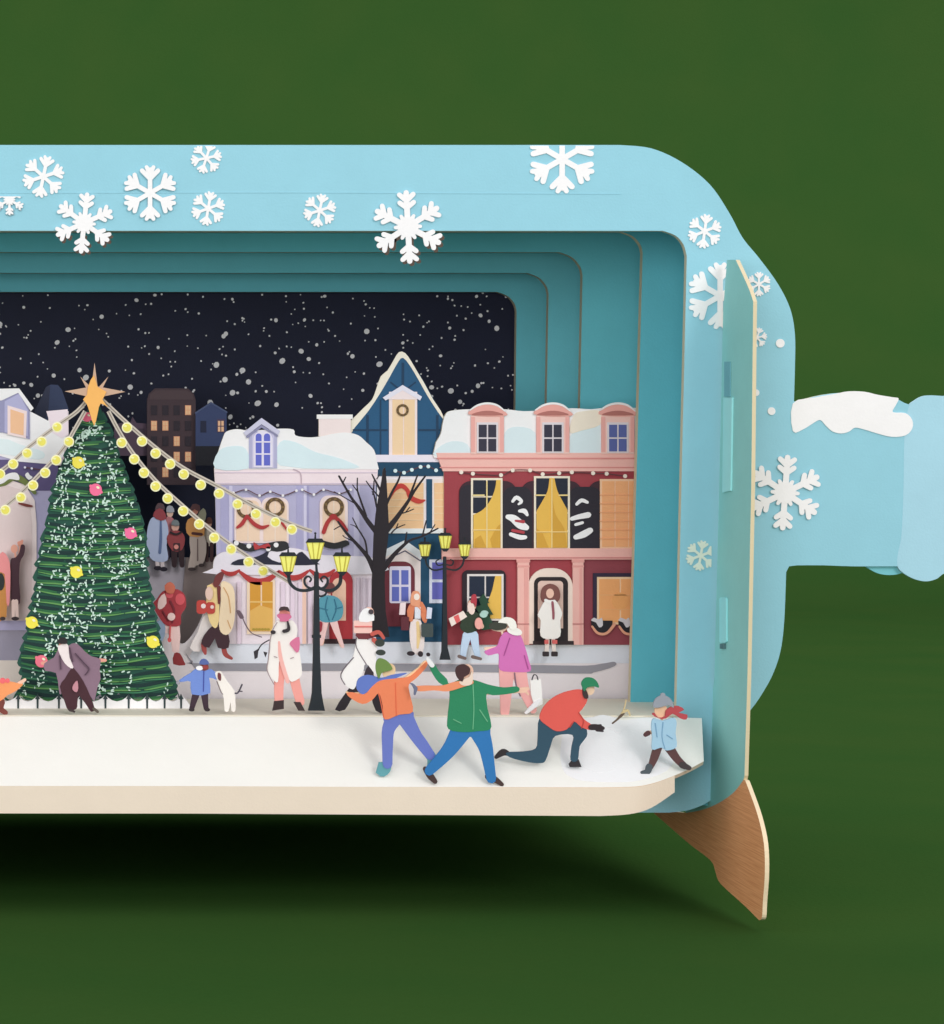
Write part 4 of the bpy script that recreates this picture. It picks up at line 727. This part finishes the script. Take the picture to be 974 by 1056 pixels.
# ---- crowd in the square behind
CG = 'shoppers in the square behind the tree'; YC2 = YC-.12
person('person in a pale blue coat and red scarf standing in the dark square', (164,588,YC2),
 [Ln([(162,575,4),(163,584,4)]), Ln([(167,575,4),(168,584,4)]), C(165,524,4,5)], [('coat', [S([(156,535),(163,533),(171,536),(174,548),(172,562),(173,578),(158,578),(152,566),(152,548)],3)], (190,204,236)), ('coat_panel', [Ln([(166,538,2),(166,555,3),(165,570,3)])], (104,124,168)), ('scarf', [S([(158,532),(162,525),(168,525),(172,534),(166,537)],2)], (160,72,80)), ('hair', [S([(160,526),(163,519),(169,520),(170,526),(165,524)],2)], (92,72,78)), ('boot', [C(163,586,4,2.4)], (36,30,44)), ('boot', [C(169,587,4,2.4)], (36,30,44))], (232,220,222), CG)
person('short person in a dark red jacket between two taller shoppers in the square', (184,586,YC2),
 [C(181,543,4,5)], [('trousers', [Ln([(180,565,7),(180,583,5)]), Ln([(187,565,7),(188,583,5)])], (52,34,40)), ('jacket', [S([(175,550),(181,547),(188,549),(191,556),(188,567),(178,568),(172,556)],2)], (156,70,74)), ('gift', [R(179,560,186,568,1)], (70,44,50)), ('bow', [C(182,564,2.4)], (232,150,140)), ('hat', [S([(177,541),(179,536),(184,537),(185,542)],2)], (120,130,134)), ('scarf', [Ln([(176,549,2),(182,551,2),(187,549,2)])], (44,36,40))], (222,176,160), CG)
person('person in an ochre top and beige wide trousers under the lower string of lights', (202,588,YC2),
 [C(201,526,4,5), Ln([(205,535,4),(209,528,3)])], [('trousers', [S([(196,552),(211,552),(213,570),(209,582),(203,583),(200,586),(194,586),(197,570)],2)], (204,188,178)), ('trouser_line', [Ln([(204,556,1),(204,578,1.4)])], (128,110,106)), ('top', [S([(194,536),(202,533),(209,537),(211,552),(196,553),(192,545)],2)], (220,158,92)), ('belt', [Ln([(199,550,3),(208,551,3)])], (90,52,48)), ('hair', [S([(196,528),(199,520),(206,521),(206,528),(201,525)],2)], (96,64,66)), ('scarf', [S([(204,532),(210,524),(213,530),(210,540)],2)], (158,158,134)), ('shoe', [C(198,587,4,1.8)], (72,60,60)), ('shoe', [C(208,583,3,1.8)], (72,60,60))], (206,140,120), CG)
person('person in a rose coat and grey hat half behind the pale blue coat', (176,577,YC2+.06),
 [C(175.5,529,3.4,4.4)], [('coat', [S([(171,536),(175,533),(180,536),(182,548),(181,562),(172,563)],2)], (196,128,134)), ('trousers', [Ln([(174,562,4),(174,575,3.4)]), Ln([(179,562,4),(179,575,3.4)])], (70,60,80)), ('hat', [S([(172,528),(173,522),(178,522),(180,528)],2)], (170,174,184))], (232,196,176), CG)
person('person in a cream jacket at the back right of the square by the mauve house', (215,580,YC2+.08),
 [C(215.5,540,3.2,4)], [('jacket', [S([(211,547),(215,544),(220,547),(221,561),(211,562)],2)], (226,214,196)), ('trousers', [Ln([(213.5,561,4),(213.5,578,3.4)]), Ln([(218.5,561,4),(218.5,578,3.4)])], (86,60,62)), ('hair', [S([(212,539),(214,534),(218,534),(219,540)],2)], (110,70,60))], (226,180,160), CG)
person('person in a dark coat raising one arm inside the pale arch of the lilac house', (16,640,YP),
 [C(15,566,3.6,4.4), Ln([(20,562,3),(23,558,3)])], [('coat', [S([(11,578),(16,575),(20,570),(22,562),(26,563),(25,572),(21,580),(20,600),(21,622),(12,622),(11,600)],3)], (72,44,54)), ('trousers', [Ln([(14,620,4),(14,636,3)]), Ln([(17,620,4),(18,636,3)])], (240,210,200)), ('shoe', [C(16,638,4,2)], (56,44,48)), ('hat', [C(21,560,3,2)], (220,150,130))], (222,160,140), CG)
person('person in a pink scarf and ochre coat at the left edge by the pale arch', (3,640,YP-.03),
 [C(4,578,3.6,4.4)], [('coat', [S([(-8,592),(0,584),(6,590),(7,636),(-8,636)],2)], (196,136,70)), ('bag', [C(1,600,4,9)], (40,46,44)), ('scarf', [S([(-2,576),(3,569),(9,576),(11,590),(10,622),(7,622),(5,592),(-2,590)],2)], (232,146,146)), ('shoe', [C(3,638,3,2)], (60,48,48))], (222,160,140), CG)
# ================================================================== SNOW THINGS ON THE BANK
def flat(name, shapes, rgb, lift, label, cat, base):
    o = sheet(name, shapes, 0, rgb, None, to3=onslope(lift), ext=Vector((0,0.0015,-0.002)), origin=W(base[0],base[1],slopeY(base[1])), mottle=.02); tag(o, label, cat); return o
flat('snow_patch', [[(583,746)]+S([(590,744),(603,742),(612,741),(622,739.5),(634,741),(642,743),(652,742),(664,740.5),(676,741),(688,746),(696,760),(698,776),(688,795),(660,805),(636,807),(606,806),(592,803),(582,796),(578,780),(580,760)],3,False)], (254,252,250), 0.003, 'bright white patch of fresh snow under the kneeling person and child', 'snow', (640,790))
sn = flat('snowball', [C(619,772,27,25,n=40)], (254,254,254), 0.0055, 'big white snowball in front of the kneeling person in red', 'snowball', (619,796))
sheet('snow_roll', [S([(596,748),(604,742),(612,740),(622,738),(634,741),(641,748),(640,757),(630,752),(618,749),(606,752)],3)], 0, (248,246,246), sn, to3=onslope(0.008), ext=Vector((0,0.0015,-0.002)))
tw = sheet('twig', [Ln([(632,746,1.4),(637,742,1.8),(641,738,2.6),(644,736,1.2)])], -0.74, (96,80,66), None, th=.015, origin=W(637,746,-0.74)); tag(tw, 'little dark twig stuck in the snow between the kneeling person and the child', 'twig')
tw = sheet('dry_stem', [Ln([(640,738,1),(644,731,1.2),(646,722,1)]), Ln([(641,739,1.4),(644,734,2.4),(648,733,2.4),(650,738,1.2)])], -0.1, (206,186,140), None, th=.015, origin=W(645,738,-0.1)); tag(tw, 'pale dry stem rising behind the snow near the green hat', 'stem')
